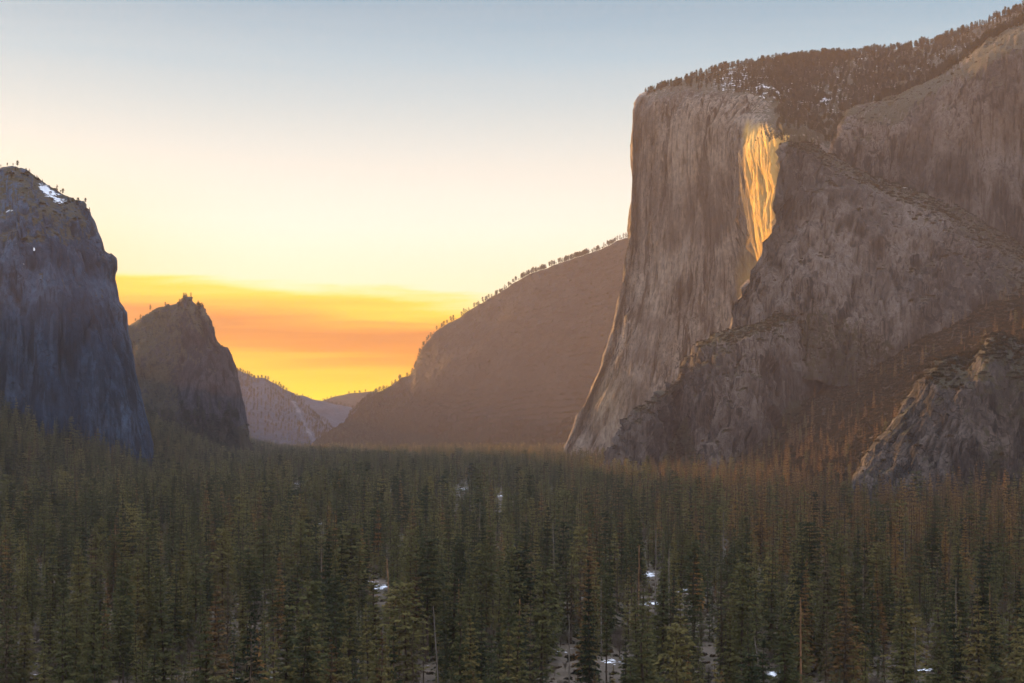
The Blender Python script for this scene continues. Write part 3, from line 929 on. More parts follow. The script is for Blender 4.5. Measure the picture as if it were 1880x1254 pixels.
def conifer(seed, H, R, base=0.15, whorls=26, per=6, droop=0.25, clumps=5, faces=3, size=0.9, shape='cone', gap=0.1, lean=0.0, limbs=True):
    """returns (trunk V,F), (crown V,F): whorled boughs, each a limb carrying small sprays of needles"""
    r = random.Random(seed)
    tv, tf = [], []
    n = 9
    bend = [np.array([r.gauss(0, .012) * H * (k / n), r.gauss(0, .012) * H * (k / n), 0]) for k in range(n + 1)]
    path = [np.array([lean * H * (k / n), 0, H * k / n - (1.0 if k == 0 else 0)]) + bend[k] * 0.5 for k in range(n + 1)]
    rad = [H * 0.0115 * (1 - 0.93 * k / n) + 0.03 for k in range(n + 1)]
    rad[0] *= 1.35
    tube(tv, tf, path, rad, 7)
    cv, cf = [], []
    lobes = [r.uniform(0.7, 1.15) for _ in range(12)]
    for w in range(whorls):
        f = (w + r.uniform(-.35, .35)) / (whorls - 1)
        f = min(max(f, 0), 1)
        z = H * (base + (1 - base) * f * 0.985)
        g = 1 - f
        if shape == 'cone': L = R * (0.04 + 0.96 * g ** 0.95)
        elif shape == 'column': L = R * (0.10 + 0.90 * min(1, (g * 1.9) ** 0.8)) * (0.75 + 0.25 * math.sin(math.pi * min(1, g * 1.2)))
        elif shape == 'round': L = R * (0.16 + 0.84 * math.sin(math.pi * min(0.97, 0.10 + 0.82 * f)) ** 0.7)
        else: L = R
        c = np.array([np.interp(z, [p[2] for p in path], [p[0] for p in path]), np.interp(z, [p[2] for p in path], [p[1] for p in path]), z])
        a0 = r.uniform(0, 6.28)
        for b in range(per):
            if r.random() < gap: continue
            a = a0 + 6.283 * b / per + r.gauss(0, .22)
            Lb = L * r.uniform(0.62, 1.12) * lobes[int((a % 6.283) / 6.283 * 12) % 12]
            if r.random() < 0.06: Lb *= 1.25
            dz = (0.30 * f - droop * g) * Lb
            d = np.array([math.cos(a), math.sin(a), 0])
            s = np.array([-math.sin(a), math.cos(a), 0])
            if limbs and Lb > 1.0:
                tube(tv, tf, [c, c + d * Lb * 0.8 + np.array([0, 0, dz * 0.8])], [0.02 + 0.018 * Lb, 0.02], 3)
            k = max(1, int(round(clumps * (0.35 + 0.65 * Lb / R))))
            for q in range(k):
                u = (q + 0.6 + r.uniform(-.3, .3)) / k
                p = c + d * Lb * u + np.array([0, 0, dz * u * u + r.gauss(0, .12)])
                wid = Lb * 0.42 * (1 - 0.55 * u)
                for _ in range(faces):
                    o = p + s * r.gauss(0, .55) * wid + np.array([0, 0, r.gauss(0, .11) * size])
                    sz = size * r.uniform(0.6, 1.25) * (0.38 + 0.62 * min(1.0, Lb / (0.6 * R)))
                    x = d * r.uniform(.5, 1) + s * r.gauss(0, .6) + np.array([0, 0, r.gauss(-.12, .25)])
                    x /= np.linalg.norm(x)
                    y = np.cross(x, np.array([r.gauss(0, .5), r.gauss(0, .5), 1.0]))
                    y /= np.linalg.norm(y) + 1e-9
                    i0 = len(cv)
                    cv.extend([o - x * sz * .55, o + y * sz * .34 - x * sz * .05, o + x * sz * .8 + np.array([0, 0, -.12 * sz]), o - y * sz * .34 + x * sz * .06])
                    cf.append([i0, i0 + 1, i0 + 2, i0 + 3])
    # leader
    i0 = len(cv)
    t = path[-1]
    cv.extend([t + np.array([.12, 0, -1.2]), t + np.array([-.12, .1, -1.2]), t + np.array([0, -.05, .5]), t + np.array([.02, 0, .5])])
    cf.append([i0, i0 + 1, i0 + 2, i0 + 3])
    return (np.array(tv), np.array(tf)), (np.array(cv), np.array(cf))


def snag(seed, H, lean=0.0, stubs=26, top=0.25, stub=1.6):
    r = random.Random(seed)
    tv, tf = [], []
    n = 8
    path = [np.array([lean * H * (k / n) + r.gauss(0, .05), r.gauss(0, .05), H * k / n - (1.0 if k == 0 else 0)]) for k in range(n + 1)]
    rad = [H * 0.0095 * (1 - (1 - top) * k / n) + 0.04 for k in range(n + 1)]
    tube(tv, tf, path, rad, 7)
    bv, bf = [], []
    for _ in range(stubs):
        f = r.uniform(.25, .98)
        z = H * f
        c = np.array([lean * z, 0, z])
        a = r.uniform(0, 6.28)
        L = stub * r.uniform(.4, 1.6) * (1.15 - f * 0.7)
        e = c + np.array([math.cos(a) * L, math.sin(a) * L, r.uniform(-.35, .25) * L])
        tube(bv, bf, [c, (c + e) / 2 + np.array([0, 0, .1 * L]), e], [0.10, 0.06, 0.02], 4)
    return (np.array(tv), np.array(tf)), (np.array(bv), np.array(bf))


def bare_tree(seed, H):
    r = random.Random(seed)
    tv, tf = [], []
    tube(tv, tf, [(0, 0, -1), (r.gauss(0, .2), 0, H * .3), (r.gauss(0, .4), r.gauss(0, .4), H * .6)], [H * .018, H * .013, H * .006], 6)
    cv, cf = [], []
    for k in range(80):
        a = r.uniform(0, 6.28); f = r.uniform(.25, .6)
        L = H * r.uniform(.2, .45)
        c = np.array([0, 0, H * f])
        up = r.uniform(.5, 1.3)
        d = np.array([math.cos(a), math.sin(a), up]); d /= np.linalg.norm(d)
        e = c + d * L
        tube(cv, cf, [c, c + d * L * .5 + np.array([r.gauss(0, .2), r.gauss(0, .2), 0]), e], [.07, .045, .02], 3)
        for _ in range(3):
            e2 = c + d * L * r.uniform(.4, 1) + np.array([r.gauss(0, .9), r.gauss(0, .9), r.uniform(.2, 1.5)])
            tube(cv, cf, [c + d * L * .5, e2], [.04, .015], 3)
    return (np.array(tv), np.array(tf)), (np.array(cv), np.array(cf))


# kinds of tall tree: (kind name, word in labels, params, leaf material)
PROTO = []   # dict(kind, H, trunk mesh, crown mesh, ...)


def proto(kind, word, leaf, gen, bark=None, crown='crown'):
    (tv, tf), (cv, cf) = gen
    t = mesh_np('trunk', tv, tf, [bark or M_BARK], True)
    c = mesh_np(crown, cv, cf, [leaf], False)
    H = max(tv[:, 2].max(), cv[:, 2].max())
    PROTO.append(dict(kind=kind, word=word, t=t, c=c, H=H, part=crown))
    return PROTO[-1]


FAR = {}


def farproto(key, gens, leaf, bark=None):
    """one mesh per variant for the wood that reads as a mass"""
    out = []
    for (tv, tf), (cv, cf) in gens:
        V = np.vstack([tv, cv])
        F = np.vstack([tf, cf + len(tv)])
        mi = np.r_[np.zeros(len(tf)), np.ones(len(cf))]
        out.append(mesh_np(key, V, F, [bark or M_BARK, leaf], False, midx=mi))
    FAR[key] = out


near_kinds = [
    ('fir', 'dense pointed', M_FIR, lambda s: conifer(s, 45, 7.4, .08, 30, 7, .30, 6, 5, 1.05, 'cone', .08)),
    ('fir', 'narrow pointed', M_FIR, lambda s: conifer(s, 45, 6.6, .10, 30, 6, .36, 5, 5, 1.05, 'cone', .12)),
    ('fir', 'columnar', M_FIR, lambda s: conifer(s, 45, 5.4, .14, 30, 6, .2, 5, 5, 1.0, 'column', .14)),
    ('pine', 'open crowned', M_FIR, lambda s: conifer(s, 45, 5.8, .34, 22, 6, .12, 4, 5, 1.1, 'round', .20)),
    ('pine', 'sparse', M_DRY, lambda s: conifer(s, 45, 3.6, .25, 24, 5, .20, 4, 3, .95, 'column', .28)),
    ('fir', 'bushy young', M_YNG, lambda s: conifer(s, 20, 3.7, .03, 24, 7, .05, 5, 5, .75, 'cone', .04)),
    ('fir', 'rust coloured dying', M_RUST, lambda s: conifer(s, 26, 3.6, .06, 30, 6, .15, 4, 4, .8, 'cone', .08)),
    ('tree', 'bare grey', M_TWIG, lambda s: bare_tree(s, 15)),
    ('fir', 'tall browned', M_WARM, lambda s: conifer(s, 45, 6.6, .10, 30, 6, .34, 5, 5, 1.05, 'cone', .14)),
]
NK = []
for ki, (kind, word, leaf, fn) in enumerate(near_kinds):
    for v in range(2):
        p = proto(kind, word, leaf, fn(1000 + ki * 10 + v), crown='crown')
        NK.append((ki, p))

far_kinds = [
    [lambda s: conifer(s, 45, 7.4, .08, 22, 7, .30, 3, 2, 1.8, 'cone', .08, limbs=False)],
    [lambda s: conifer(s, 45, 6.6, .10, 22, 6, .36, 3, 2, 1.8, 'cone', .12, limbs=False)],
    [lambda s: conifer(s, 45, 5.2, .12, 22, 6, .2, 3, 2, 1.7, 'column', .12, limbs=False)],
    [lambda s: conifer(s, 45, 5.8, .34, 14, 6, .12, 3, 3, 1.8, 'round', .20, limbs=False)],
    [lambda s: conifer(s, 45, 3.6, .25, 16, 5, .20, 3, 2, 1.3, 'column', .28, limbs=False)],
    [lambda s: conifer(s, 20, 3.7, .03, 13, 6, .05, 3, 2, 1.3, 'cone', .04, limbs=False)],
    [lambda s: conifer(s, 26, 3.6, .06, 16, 5, .15, 3, 2, 1.3, 'cone', .08, limbs=False)],
    [lambda s: bare_tree(s, 15)],
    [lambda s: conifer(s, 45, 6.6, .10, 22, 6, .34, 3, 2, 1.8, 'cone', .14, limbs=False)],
]
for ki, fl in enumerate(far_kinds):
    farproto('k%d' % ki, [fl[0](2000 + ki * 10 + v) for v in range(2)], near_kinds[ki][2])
KH = [45, 45, 45, 45, 45, 20, 26, 15, 45]
KR = [7.4, 6.6, 5.4, 5.8, 3.6, 3.7, 3.6, 4.5, 6.6]

# ---- where the trees stand
SNAGS = [  # photo column, top row, height in metres, lean, kind (0 bleached, 1 orange)
    (1019, 960, 40, -.03, 0), (1203, 964, 44, .01, 0), (1228, 1008, 40, .0, 0), (881, 922, 36, 0, 0), (842, 1062, 34, 0, 1), (806, 1112, 32, -.06, 0),
    (313, 934, 38, 0, 1), (718, 1028, 36, -.05, 1), (1755, 1062, 36, 0, 0), (1816, 1072, 34, .01, 1), (1420, 1168, 34, -.16, 0), (1470, 1098, 38, .0, 1),
    (952, 1100, 36, .01, 1), (1328, 938, 38, 0, 0), (1482, 866, 36, 0, 0), (1381, 878, 34, 0, 0), (1585, 1038, 36, .0, 0), (1045, 1128, 30, .0, 0),
    (212, 968, 38, 0, 1), (1680, 1152, 26, 0, 0), (412, 1206, 24, .12, 1), (492, 1216, 26, 0, 0), (1172, 1000, 38, .01, 1), (590, 1010, 34, 0, 0),
    (1104, 1064, 32, 0, 0), (1660, 990, 36, 0, 0), (966, 945, 36, 0, 0), (700, 1140, 28, .02, 0), (1530, 985, 36, 0, 0),
]


def snag_pos(px, py, H):
    Y = FPX * (CAMH - H) / (py - HZ)
    return ((px - 940) / FPX * Y, Y)


cand = []
rr = random.Random(5)
Yb = 285.0
while Yb < 4700:  # rows of the wood, jittered
    sp = 9.6 if Yb < 900 else (10.5 if Yb < 1500 else 13)
    half = 0.40 * Yb + 60
    X = -half
    while X < half:
        cand.append((X + rr.uniform(-.48, .48) * sp, Yb + rr.uniform(-.48, .48) * sp))
        X += sp
    Yb += sp
while Yb < 5500:
    for _ in range(150):
        cand.append((rr.uniform(-.28, .12) * Yb, Yb + rr.uniform(-10, 10)))
    Yb += 20
for _ in range(9000):
    y_ = rr.uniform(1300, 3600)
    x_ = -rr.uniform(.10, .46) * y_
    cand.append((x_, y_))
NTALL = len(cand)
Yb = 300.0
while Yb < 1500:       # the young growth and bare trees underneath
    sp = 6.6 if Yb < 900 else 8.5
    X = -(0.40 * Yb + 30)
    while X < 0.40 * Yb + 30:
        cand.append((X + rr.uniform(-.5, .5) * sp, Yb + rr.uniform(-.5, .5) * sp))
        X += sp
    Yb += sp
cand = np.array(cand)
dens = fbm(np.c_[cand, np.zeros(len(cand))], (130, 130, 100), 3, 0.55, seed=301)
kindn = fbm(np.c_[cand, np.zeros(len(cand))], (90, 90, 100), 2, 0.5, seed=302)
cz = ground_z(cand[:, 0], cand[:, 1])
dR = signed(FOOT_R, cand[:, 0], cand[:, 1], 1)
dL = signed(FOOT_L, cand[:, 0], cand[:, 1], -1)
u = RNG.random(len(cand))
keep = u < np.where((dL > 10) | (cand[:, 1] > 4600), 0.9, np.clip(np.where(cand[:, 1] < 1300, 0.40, 0.52) + 0.95 * dens, 0.10, 0.9))
# brushy slope at the right: fewer trees with height
low = np.arange(len(cand)) >= NTALL
keep = np.where(low, u < np.clip(0.62 + 0.6 * kindn, .2, .95), keep)
keep &= ~((dR > 60) & (u > np.clip(0.62 - (dR - 60) / 420, 0.05, 1)))
keep &= ~((dL > 430))
sv = ground_snow(cand[:, 0], cand[:, 1])
keep &= sv < 0.28
for x, y in [snag_pos(*s[:3]) for s in SNAGS]:
    keep &= np.hypot(cand[:, 0] - x, cand[:, 1] - y) > 3.0
cand, kindn, cz, u, dR, low = cand[keep], kindn[keep], cz[keep], u[keep], dR[keep], low[keep]
N_ = len(cand)
q = RNG.random(N_)
q2 = np.clip(q * 0.75 + (kindn + 0.5) * 0.25, 0, 1)
kind = np.select([q2 < .30, q2 < .54, q2 < .63, q2 < .74, q2 < .79, q2 < .90, q2 < .92], [0, 1, 2, 3, 4, 5, 6], 7)
kind = np.where((cand[:, 1] > 1600) & (kind == 7), 1, kind)
kind = np.where(low, np.select([q < .55, q < .60, q < .86], [5, 6, 7], 1), kind)
# brown and rust needles massed to the right, colour standing in for warm sunlight
pwarm = np.clip(0.05 + 0.9 * sstep(-0.02, 0.24, cand[:, 0] / cand[:, 1]) * sstep(500, 1150, cand[:, 1]) * (0.85 + 0.7 * kindn), 0, .85)
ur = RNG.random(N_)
kind = np.where((ur < pwarm) & ~low, np.select([ur < pwarm * .72, ur < pwarm * .86], [8, 4], 6), kind)
sc = 0.34 + 0.82 * RNG.beta(1.9, 1.6, N_)
sc = np.where((kind >= 5) & (kind < 8), np.clip(RNG.normal(0.85, 0.3, N_), 0.35, 1.5), sc)
sc = np.where((kind == 6) & (cand[:, 1] > 900) & ~low, sc * 1.25, sc)
sc = np.where(low, np.clip(RNG.lognormal(-.62, .35, N_), .25, 1.1) * np.where(kind == 1, .5, 1), sc)
sc = np.where(dR > 60, sc * 0.72, sc)
# low growth on the lines of sight to the snowy openings
hh = np.array(KH)[kind] * sc
wid = np.exp(RNG.normal(0, .17, N_))
tpx = 940 + cand[:, 0] / cand[:, 1] * FPX
tpy = HZ - (cz + hh - CAMH) / cand[:, 1] * FPX
gone = np.zeros(N_, bool)
for cx, cy, w, d in CLEAR:
    ppx = 940 + cx / cy * FPX
    ppy = HZ + CAMH / cy * FPX
    hw = w / cy * FPX * 0.9 + 2
    inl = (np.abs(tpx - ppx) < hw) & (cand[:, 1] < cy) & (tpy < ppy + 6) & (cand[:, 1] > cy * 0.62)
    gone |= inl & (RNG.random(N_) < 0.93)
ok = ~gone
cand, cz, kind, sc, hh, tpx, tpy, wid = cand[ok], cz[ok], kind[ok], sc[ok], hh[ok], tpx[ok], tpy[ok], wid[ok]
rot = RNG.random(len(cand)) * 6.283

# ---- the 300 that show largest become things of their own
bpy_y = HZ - (cz - CAMH) / cand[:, 1] * FPX
wpx = np.array(KR)[kind] * sc * wid / cand[:, 1] * FPX
vis = np.clip(np.minimum(bpy_y, 1254) - np.maximum(tpy, 0), 0, None)
score = np.where((tpx > 2) & (tpx < 1878) & (tpy < 1238), np.minimum(vis, 1.0 * hh / cand[:, 1] * FPX), 0) * wpx
# what stands in front hides what is behind: walk near to far over a coverage grid
cov = np.zeros((157, 235))
order0 = np.argsort(cand[:, 1])
seen = np.zeros(len(cand))
for i in order0:
    if score[i] <= 0 and tpy[i] > 1254: continue
    if cand[i, 1] > 1500: break
    x0 = int(max(0, (tpx[i] - wpx[i] * .7) / 8)); x1 = int(min(234, (tpx[i] + wpx[i] * .7) / 8))
    y0 = int(max(0, tpy[i] / 8)); y1 = int(min(156, min(bpy_y[i], 1254) / 8))
    if x1 < x0 or y1 < y0: continue
    blk = cov[y0:y1 + 1, x0:x1 + 1]
    tri = np.linspace(.35, 1, blk.shape[0])[:, None] * np.ones(blk.shape)
    seen[i] = ((1 - blk) * tri).sum()
    cov[y0:y1 + 1, x0:x1 + 1] = np.maximum(blk, 0.9 * tri)
seen[(tpx < 2) | (tpx > 1878) | (tpy > 1236)] = 0
own = np.argsort(-seen)[:300]
own = own[seen[own] > 0]
rest = np.ones(len(cand), bool)
rest[own] = False

BANDS = [(0, 240, 'below the blue cliff'), (240, 470, 'below the rock tower'), (470, 680, 'below the valley gap'), (680, 860, "below the hillside's lower end"),
         (860, 1060, "below the hillside's high end"), (1060, 1330, 'below the great cliff'), (1330, 1560, 'below the golden streak'), (1560, 1880, 'below the small outcrop')]
ROWN = ['front', 'second', 'third', 'fourth', 'fifth', 'sixth', 'seventh', 'eighth', 'ninth']
ORD = ['first', 'second', 'third', 'fourth', 'fifth', 'sixth', 'seventh', 'eighth', 'ninth', 'tenth', 'eleventh', 'twelfth']
labels = {}
for b0, b1, btxt in BANDS:
    mem = [i for i in own if b0 <= tpx[i] < b1]
    mem.sort(key=lambda i: -tpy[i])
    nr = 5
    per = max(1, math.ceil(len(mem) / nr))
    for r_ in range(nr):
        row = sorted(mem[r_ * per:(r_ + 1) * per], key=lambda i: tpx[i])
        for j, i in enumerate(row):
            k = near_kinds[kind[i]]
            labels[i] = f'{k[1]} {k[0]}, {ORD[j] if j < 12 else "last"} from left in {ROWN[r_]} row {btxt}'


def plant(pd, loc, s, rz, label, group, cat, name, wd=1.0):
    e = bpy.data.objects.new(name, None)
    ROOTC.objects.link(e)
    e.location = loc
    e.rotation_euler = (0.025 * math.sin(rz * 7), 0.025 * math.cos(rz * 5), rz) if wd != 1.0 else (0, 0, rz)
    e.scale = (s * wd, s * wd, s)
    tag(e, label, cat, group)
    link('trunk', pd['t'], e)
    link(pd['part'], pd['c'], e)
    return e


for i in own:
    k = near_kinds[kind[i]]
    opts = [p for ki, p in NK if ki == kind[i]]
    nm = {'fir': 'fir_tree', 'pine': 'pine_tree', 'tree': 'bare_tree'}[k[0]]
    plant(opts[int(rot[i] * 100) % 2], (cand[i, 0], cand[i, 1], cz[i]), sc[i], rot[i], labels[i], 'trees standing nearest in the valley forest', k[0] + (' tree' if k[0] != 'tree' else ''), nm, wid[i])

for s_i, (px, py, H, lean, kd) in enumerate(SNAGS):
    x, y = snag_pos(px, py, H)
    (tv, tf), (bv, bf) = snag(4000 + s_i, H, lean, 30 if y < 700 else 16)
    pd = dict(t=mesh_np('trunk', tv, tf, [M_CHAR if kd else M_SNAG], True), c=mesh_np('branch_stubs', bv, bf, [M_CHAR if kd else M_SNAG], True), part='branch_stubs')
    plant(pd, (x, y, float(ground_z(x, y))), 1.0, 0.0, None, 'dead snags in the valley forest', 'dead tree', 'dead_tree')
sn_objs = [o for o in ROOTC.objects if o.type == 'EMPTY' and o.name.startswith('dead_tree')]
for b0, b1, btxt in BANDS:
    mem = sorted([k for k in range(len(SNAGS)) if b0 <= SNAGS[k][0] < b1], key=lambda k: -SNAGS[k][1])
    for j, k in enumerate(mem):
        look = ('leaning ' if abs(SNAGS[k][3]) > .05 else 'upright ') + ('orange brown' if SNAGS[k][4] else 'bleached')
        n_ = len(mem)
        pos = 'the only one' if n_ == 1 else ('lowest' if j == 0 else ('highest' if j == n_ - 1 else ORD[j] + ' lowest'))
        sn_objs[k]['label'] = f'{look} bare dead trunk, {pos} of those {btxt}'

# ---- scattering of what nobody could count
LIB = {}


def library(key):
    if key not in LIB:
        c = bpy.data.collections.new('library_' + key)
        for j, me in enumerate(FAR[key]):
            o = bpy.data.objects.new(key + '_%d' % j, me)
            c.objects.link(o)
        LIB[key] = c
    return LIB[key]


def scatter(name, pts, keys, kidx, scl, rot, label, cat=None, wd=None):
    """one object: points that carry instances"""
    V = np.asarray(pts, dtype=np.float32)
    me = bpy.data.meshes.new(name)
    me.vertices.add(len(V))
    me.vertices.foreach_set('co', V.ravel())
    for nm, arr, ty in (('sc', scl, 'FLOAT'), ('sx', np.asarray(scl) * (1.0 if wd is None else wd), 'FLOAT'), ('rz', rot, 'FLOAT'), ('kd', kidx, 'INT'), ('vr', RNG.integers(0, 2, len(V)), 'INT')):
        a = me.attributes.new(nm, ty, 'POINT')
        a.data.foreach_set('value', np.asarray(arr, dtype=np.float32 if ty == 'FLOAT' else np.int32))
    o = link(name, me)
    ng = bpy.data.node_groups.new(name + '_scatter', 'GeometryNodeTree')
    ng.interface.new_socket('Geometry', in_out='INPUT', socket_type='NodeSocketGeometry')
    ng.interface.new_socket('Geometry', in_out='OUTPUT', socket_type='NodeSocketGeometry')
    gi_ = ng.nodes.new('NodeGroupInput'); go = ng.nodes.new('NodeGroupOutput')
    jn = ng.nodes.new('GeometryNodeJoinGeometry')

    def attr(nm, ty):
        n = ng.nodes.new('GeometryNodeInputNamedAttribute'); n.data_type = ty
        n.inputs['Name'].default_value = nm
        return n.outputs['Attribute']
    for k, key in enumerate(keys):
        ci = ng.nodes.new('GeometryNodeCollectionInfo')
        ci.inputs['Collection'].default_value = library(key)
        ci.inputs['Separate Children'].default_value = True
        ci.inputs['Reset Children'].default_value = True
        ip = ng.nodes.new('GeometryNodeInstanceOnPoints')
        cmp_ = ng.nodes.new('FunctionNodeCompare'); cmp_.data_type = 'INT'; cmp_.operation = 'EQUAL'
        ng.links.new(attr('kd', 'INT'), cmp_.inputs[2]); cmp_.inputs[3].default_value = k
        ng.links.new(cmp_.outputs[0], ip.inputs['Selection'])
        ng.links.new(gi_.outputs[0], ip.inputs['Points'])
        ng.links.new(ci.outputs[0], ip.inputs['Instance'])
        ip.inputs['Pick Instance'].default_value = True
        ng.links.new(attr('vr', 'INT'), ip.inputs['Instance Index'])
        cx = ng.nodes.new('ShaderNodeCombineXYZ'); ng.links.new(attr('rz', 'FLOAT'), cx.inputs[2])
        e2r = ng.nodes.new('FunctionNodeEulerToRotation')
        ng.links.new(cx.outputs[0], e2r.inputs[0])
        ng.links.new(e2r.outputs[0], ip.inputs['Rotation'])
        sx3 = ng.nodes.new('ShaderNodeCombineXYZ')
        w_ = attr('sx', 'FLOAT')
        ng.links.new(w_, sx3.inputs[0]); ng.links.new(w_, sx3.inputs[1]); ng.links.new(attr('sc', 'FLOAT'), sx3.inputs[2])
        ng.links.new(sx3.outputs[0], ip.inputs['Scale'])
        ng.links.new(ip.outputs[0], jn.inputs[0])
    ng.links.new(jn.outputs[0], go.inputs[0])
    md = o.modifiers.new('scatter', 'NODES')
    md.node_group = ng
    tag(o, label, cat, kind='stuff')
    return o


KEYS = ['k%d' % k for k in range(9)]
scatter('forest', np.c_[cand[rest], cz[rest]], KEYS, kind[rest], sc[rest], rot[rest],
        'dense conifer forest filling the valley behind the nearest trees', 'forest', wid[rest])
print('valley trees', len(cand), 'own', len(own))

# brush clumps
def brush(seed):
    r = random.Random(seed)
    V, F = [], []
    for _ in range(90):
        th = r.uniform(0, 6.28); ph = math.acos(r.uniform(0, 1)); rad = r.uniform(.7, 1.0)
        d = np.array([math.sin(ph) * math.cos(th), math.sin(ph) * math.sin(th), math.cos(ph) * .75])
        o = d * rad * 3 * (1 + .25 * math.sin(3 * th + seed))
        x = np.array([r.gauss(0, 1), r.gauss(0, 1), r.gauss(0, 1)]); x /= np.linalg.norm(x)
        y = np.cross(x, d); y /= np.linalg.norm(y) + 1e-9
        s = r.uniform(.5, 1.0)
        i0 = len(V)
        V.extend([o - x * s, o - y * s * .7, o + x * s, o + y * s * .7])
        F.append([i0, i0 + 1, i0 + 2, i0 + 3])
    return np.array(V), np.array(F)


FAR['brush'] = []
for s_ in range(2):
    v_, f_ = brush(50 + s_)
    FAR['brush'].append(mesh_np('brush', v_, f_, [M_BRUSH]))
FAR['rim'] = []
for s_ in range(2):
    (tv, tf), (cv, cf) = conifer(3000 + s_, 24, 5.6, .16 + .15 * s_, 11, 6, .05, 3, 3, 2.4, 'round' if s_ else 'column', .22, limbs=False)
    FAR['rim'].append(mesh_np('rim', np.vstack([tv, cv]), np.vstack([tf, cf + len(tv)]), [M_BARK, M_RIM], False, midx=np.r_[np.zeros(len(tf)), np.ones(len(cf))]))

# brush over the right-hand slope and floor
NB = 260000
by = RNG.uniform(900, 3600, NB); bx = RNG.uniform(-0.05, 0.42, NB) * by
d_ = signed(FOOT_R, bx, by, 1)
mk = (d_ > 20) & (RNG.random(NB) < np.clip((d_ - 20) / 90, .15, .95))
bx, by = bx[mk], by[mk]
bz = ground_z(bx, by)
pts = [np.c_[bx, by, bz - .3]]
scl = [np.clip(RNG.lognormal(-.3, .42, len(bx)), .25, 2.2)]


def on_body(key, n, prob, sink=0.4, seed=0):
    i = BODIES[key]
    w = np.where(i['front'], prob(i), 0)
    idx = RNG.choice(len(w), size=n, p=w / w.sum())
    P = i['P'][idx] + RNG.normal(0, 2.0, (n, 3)) * np.array([1, 1, 0])
    return P - np.array([0, 0, sink]), idx


for key, n in (('wall', 5200), ('butt', 2600), ('outcrop', 1600), ('left', 350), ('tower', 900), ('upper', 500)):
    P, idx = on_body(key, n, lambda i: sstep(.45, .7, i['veg']) * (i['N'][:, 2] > -.05))
    pts.append(P); scl.append(np.clip(RNG.lognormal(-.4, .4, n), .2, 1.8))
P = np.vstack(pts)
fy = np.sqrt(RNG.uniform(300 ** 2, 1500 ** 2, 22000)); fx = RNG.uniform(-.40, .40, len(fy)) * fy
mk = ground_snow(fx, fy) < 0.3
fx, fy = fx[mk], fy[mk]
P2_ = np.c_[fx, fy, ground_z(fx, fy) - .2]
P = np.vstack([P, P2_])
scl.append(np.clip(RNG.normal(.32, .16, len(P2_)), .1, .9))
scatter('undergrowth', P, ['brush'], np.zeros(len(P)), np.concatenate(scl), RNG.random(len(P)) * 6.28, 'dark brown brush covering the slopes and ledges under the cliffs', 'undergrowth')

# pines on the rims and far slopes
pts, scl = [], []


def rim(key, n, prob, s0, s1, cl=1.0):
    P, idx = on_body(key, n, lambda i: prob(i) * (1 - cl + cl * (.04 + sstep(-.12, .3, fbm(i['P'], (110, 110, 110), 3, seed=len(pts) + 400)))))
    pts.append(P); scl.append(RNG.uniform(s0, s1, n))


def sky_of(i, rows_back=0):
    r = np.tile(np.arange(i['nv']), i['nu'])
    return r, i['rows']


def capprob(i):
    r, R_ = sky_of(i)
    px, py = i['px'], i['py']
    rimy = np.interp(px, [1170, 1230, 1300, 1380, 1430, 1560], [182, 163, 166, 174, 190, 240])
    on = sstep(4, -3, py - rimy) * (px > 1185) * (px < 1920)
    w = on * np.interp(px, [1180, 1280, 1400, 1450, 1520, 1600, 1720], [.12, .16, .35, 1.0, 1.0, .8, .35])
    g = sstep(1420, 1445, px) * sstep(272, 250, py) * sstep(150, 175, py) * (px < 1570)
    return np.maximum(w, g * 0.9) * (i['N'][:, 2] > .15)


rim('cap', 5200, capprob, .4, 1.0, .55)
rim('cap', 420, lambda i: (sky_of(i)[0] >= i['rows'] - 2) * 1.0 * (i['px'] > 1195) * (i['px'] < 1920) * np.interp(i['px'], [1195, 1300, 1420, 1760], [.35, .5, 1, 1]), .55, 1.15)
rim('upper', 700, lambda i: (sky_of(i)[0] >= i['rows'] - 3) * (i['N'][:, 2] > .1) * (i['px'] > 1600) * np.interp(i['px'], [1600, 1720, 1800, 1900], [.3, .8, 1, 1]), .4, 1.0, .45)
rim('wall', 160, lambda i: (sky_of(i)[0] >= i['rows'] - 6) * (i['px'] > 1440) * 1.0 * (i['px'] < 1900), .15, .4)
rim('left', 34, lambda i: (sky_of(i)[0] >= i['rows'] - 3) * (i['px'] < 175) * (i['px'] > -20) * 1.0, .15, .5, .5)
rim('tower', 60, lambda i: (sky_of(i)[0] >= i['rows'] - 2) * (i['px'] > 225) * (i['px'] < 375) * (.3 + (i['px'] > 325)), .3, .75, .3)
rim('tower', 600, lambda i: (i['px'] > 225) * (i['px'] < 440) * sstep(740, 800, i['py'] + (i['px'] - 330) * .1), .8, 1.5, .2)
rim('midhill', 420, lambda i: (sky_of(i)[0] >= i['rows'] - 1) * (i['px'] > 640) * (i['px'] < 1180) * np.interp(i['px'], [660, 740, 860, 940, 1000, 1160], [.5, .35, .2, .7, 1, .8]), .4, 1.15, .5)
rim('midhill', 34000, lambda i: (i['px'] > 570) * (i['px'] < 1180) * (.15 + .85 * sstep(690, 810, i['py'])) * (i['veg'] < .48), .22, .5, .25)
rim('midhill', 5000, lambda i: (i['px'] > 560) * (i['px'] < 1180) * sstep(760, 815, i['py']), .6, 1.2, .1)
rim('farhill', 260, lambda i: (sky_of(i)[0] >= i['rows'] - 1) * (i['px'] > 420) * (i['px'] < 610), .25, .65)
rim('farhill', 2500, lambda i: (i['px'] > 425) * (i['px'] < 660) * (i['veg'] < .5), .4, .9, .3)
rim('backhill', 120, lambda i: (sky_of(i)[0] >= i['rows'] - 1) * (i['px'] > 530) * (i['px'] < 680), .3, .7)
rim('lasthill', 60, lambda i: (sky_of(i)[0] >= i['rows'] - 1) * (i['px'] > 590) * (i['px'] < 700), .35, .75)
P = np.vstack(pts)
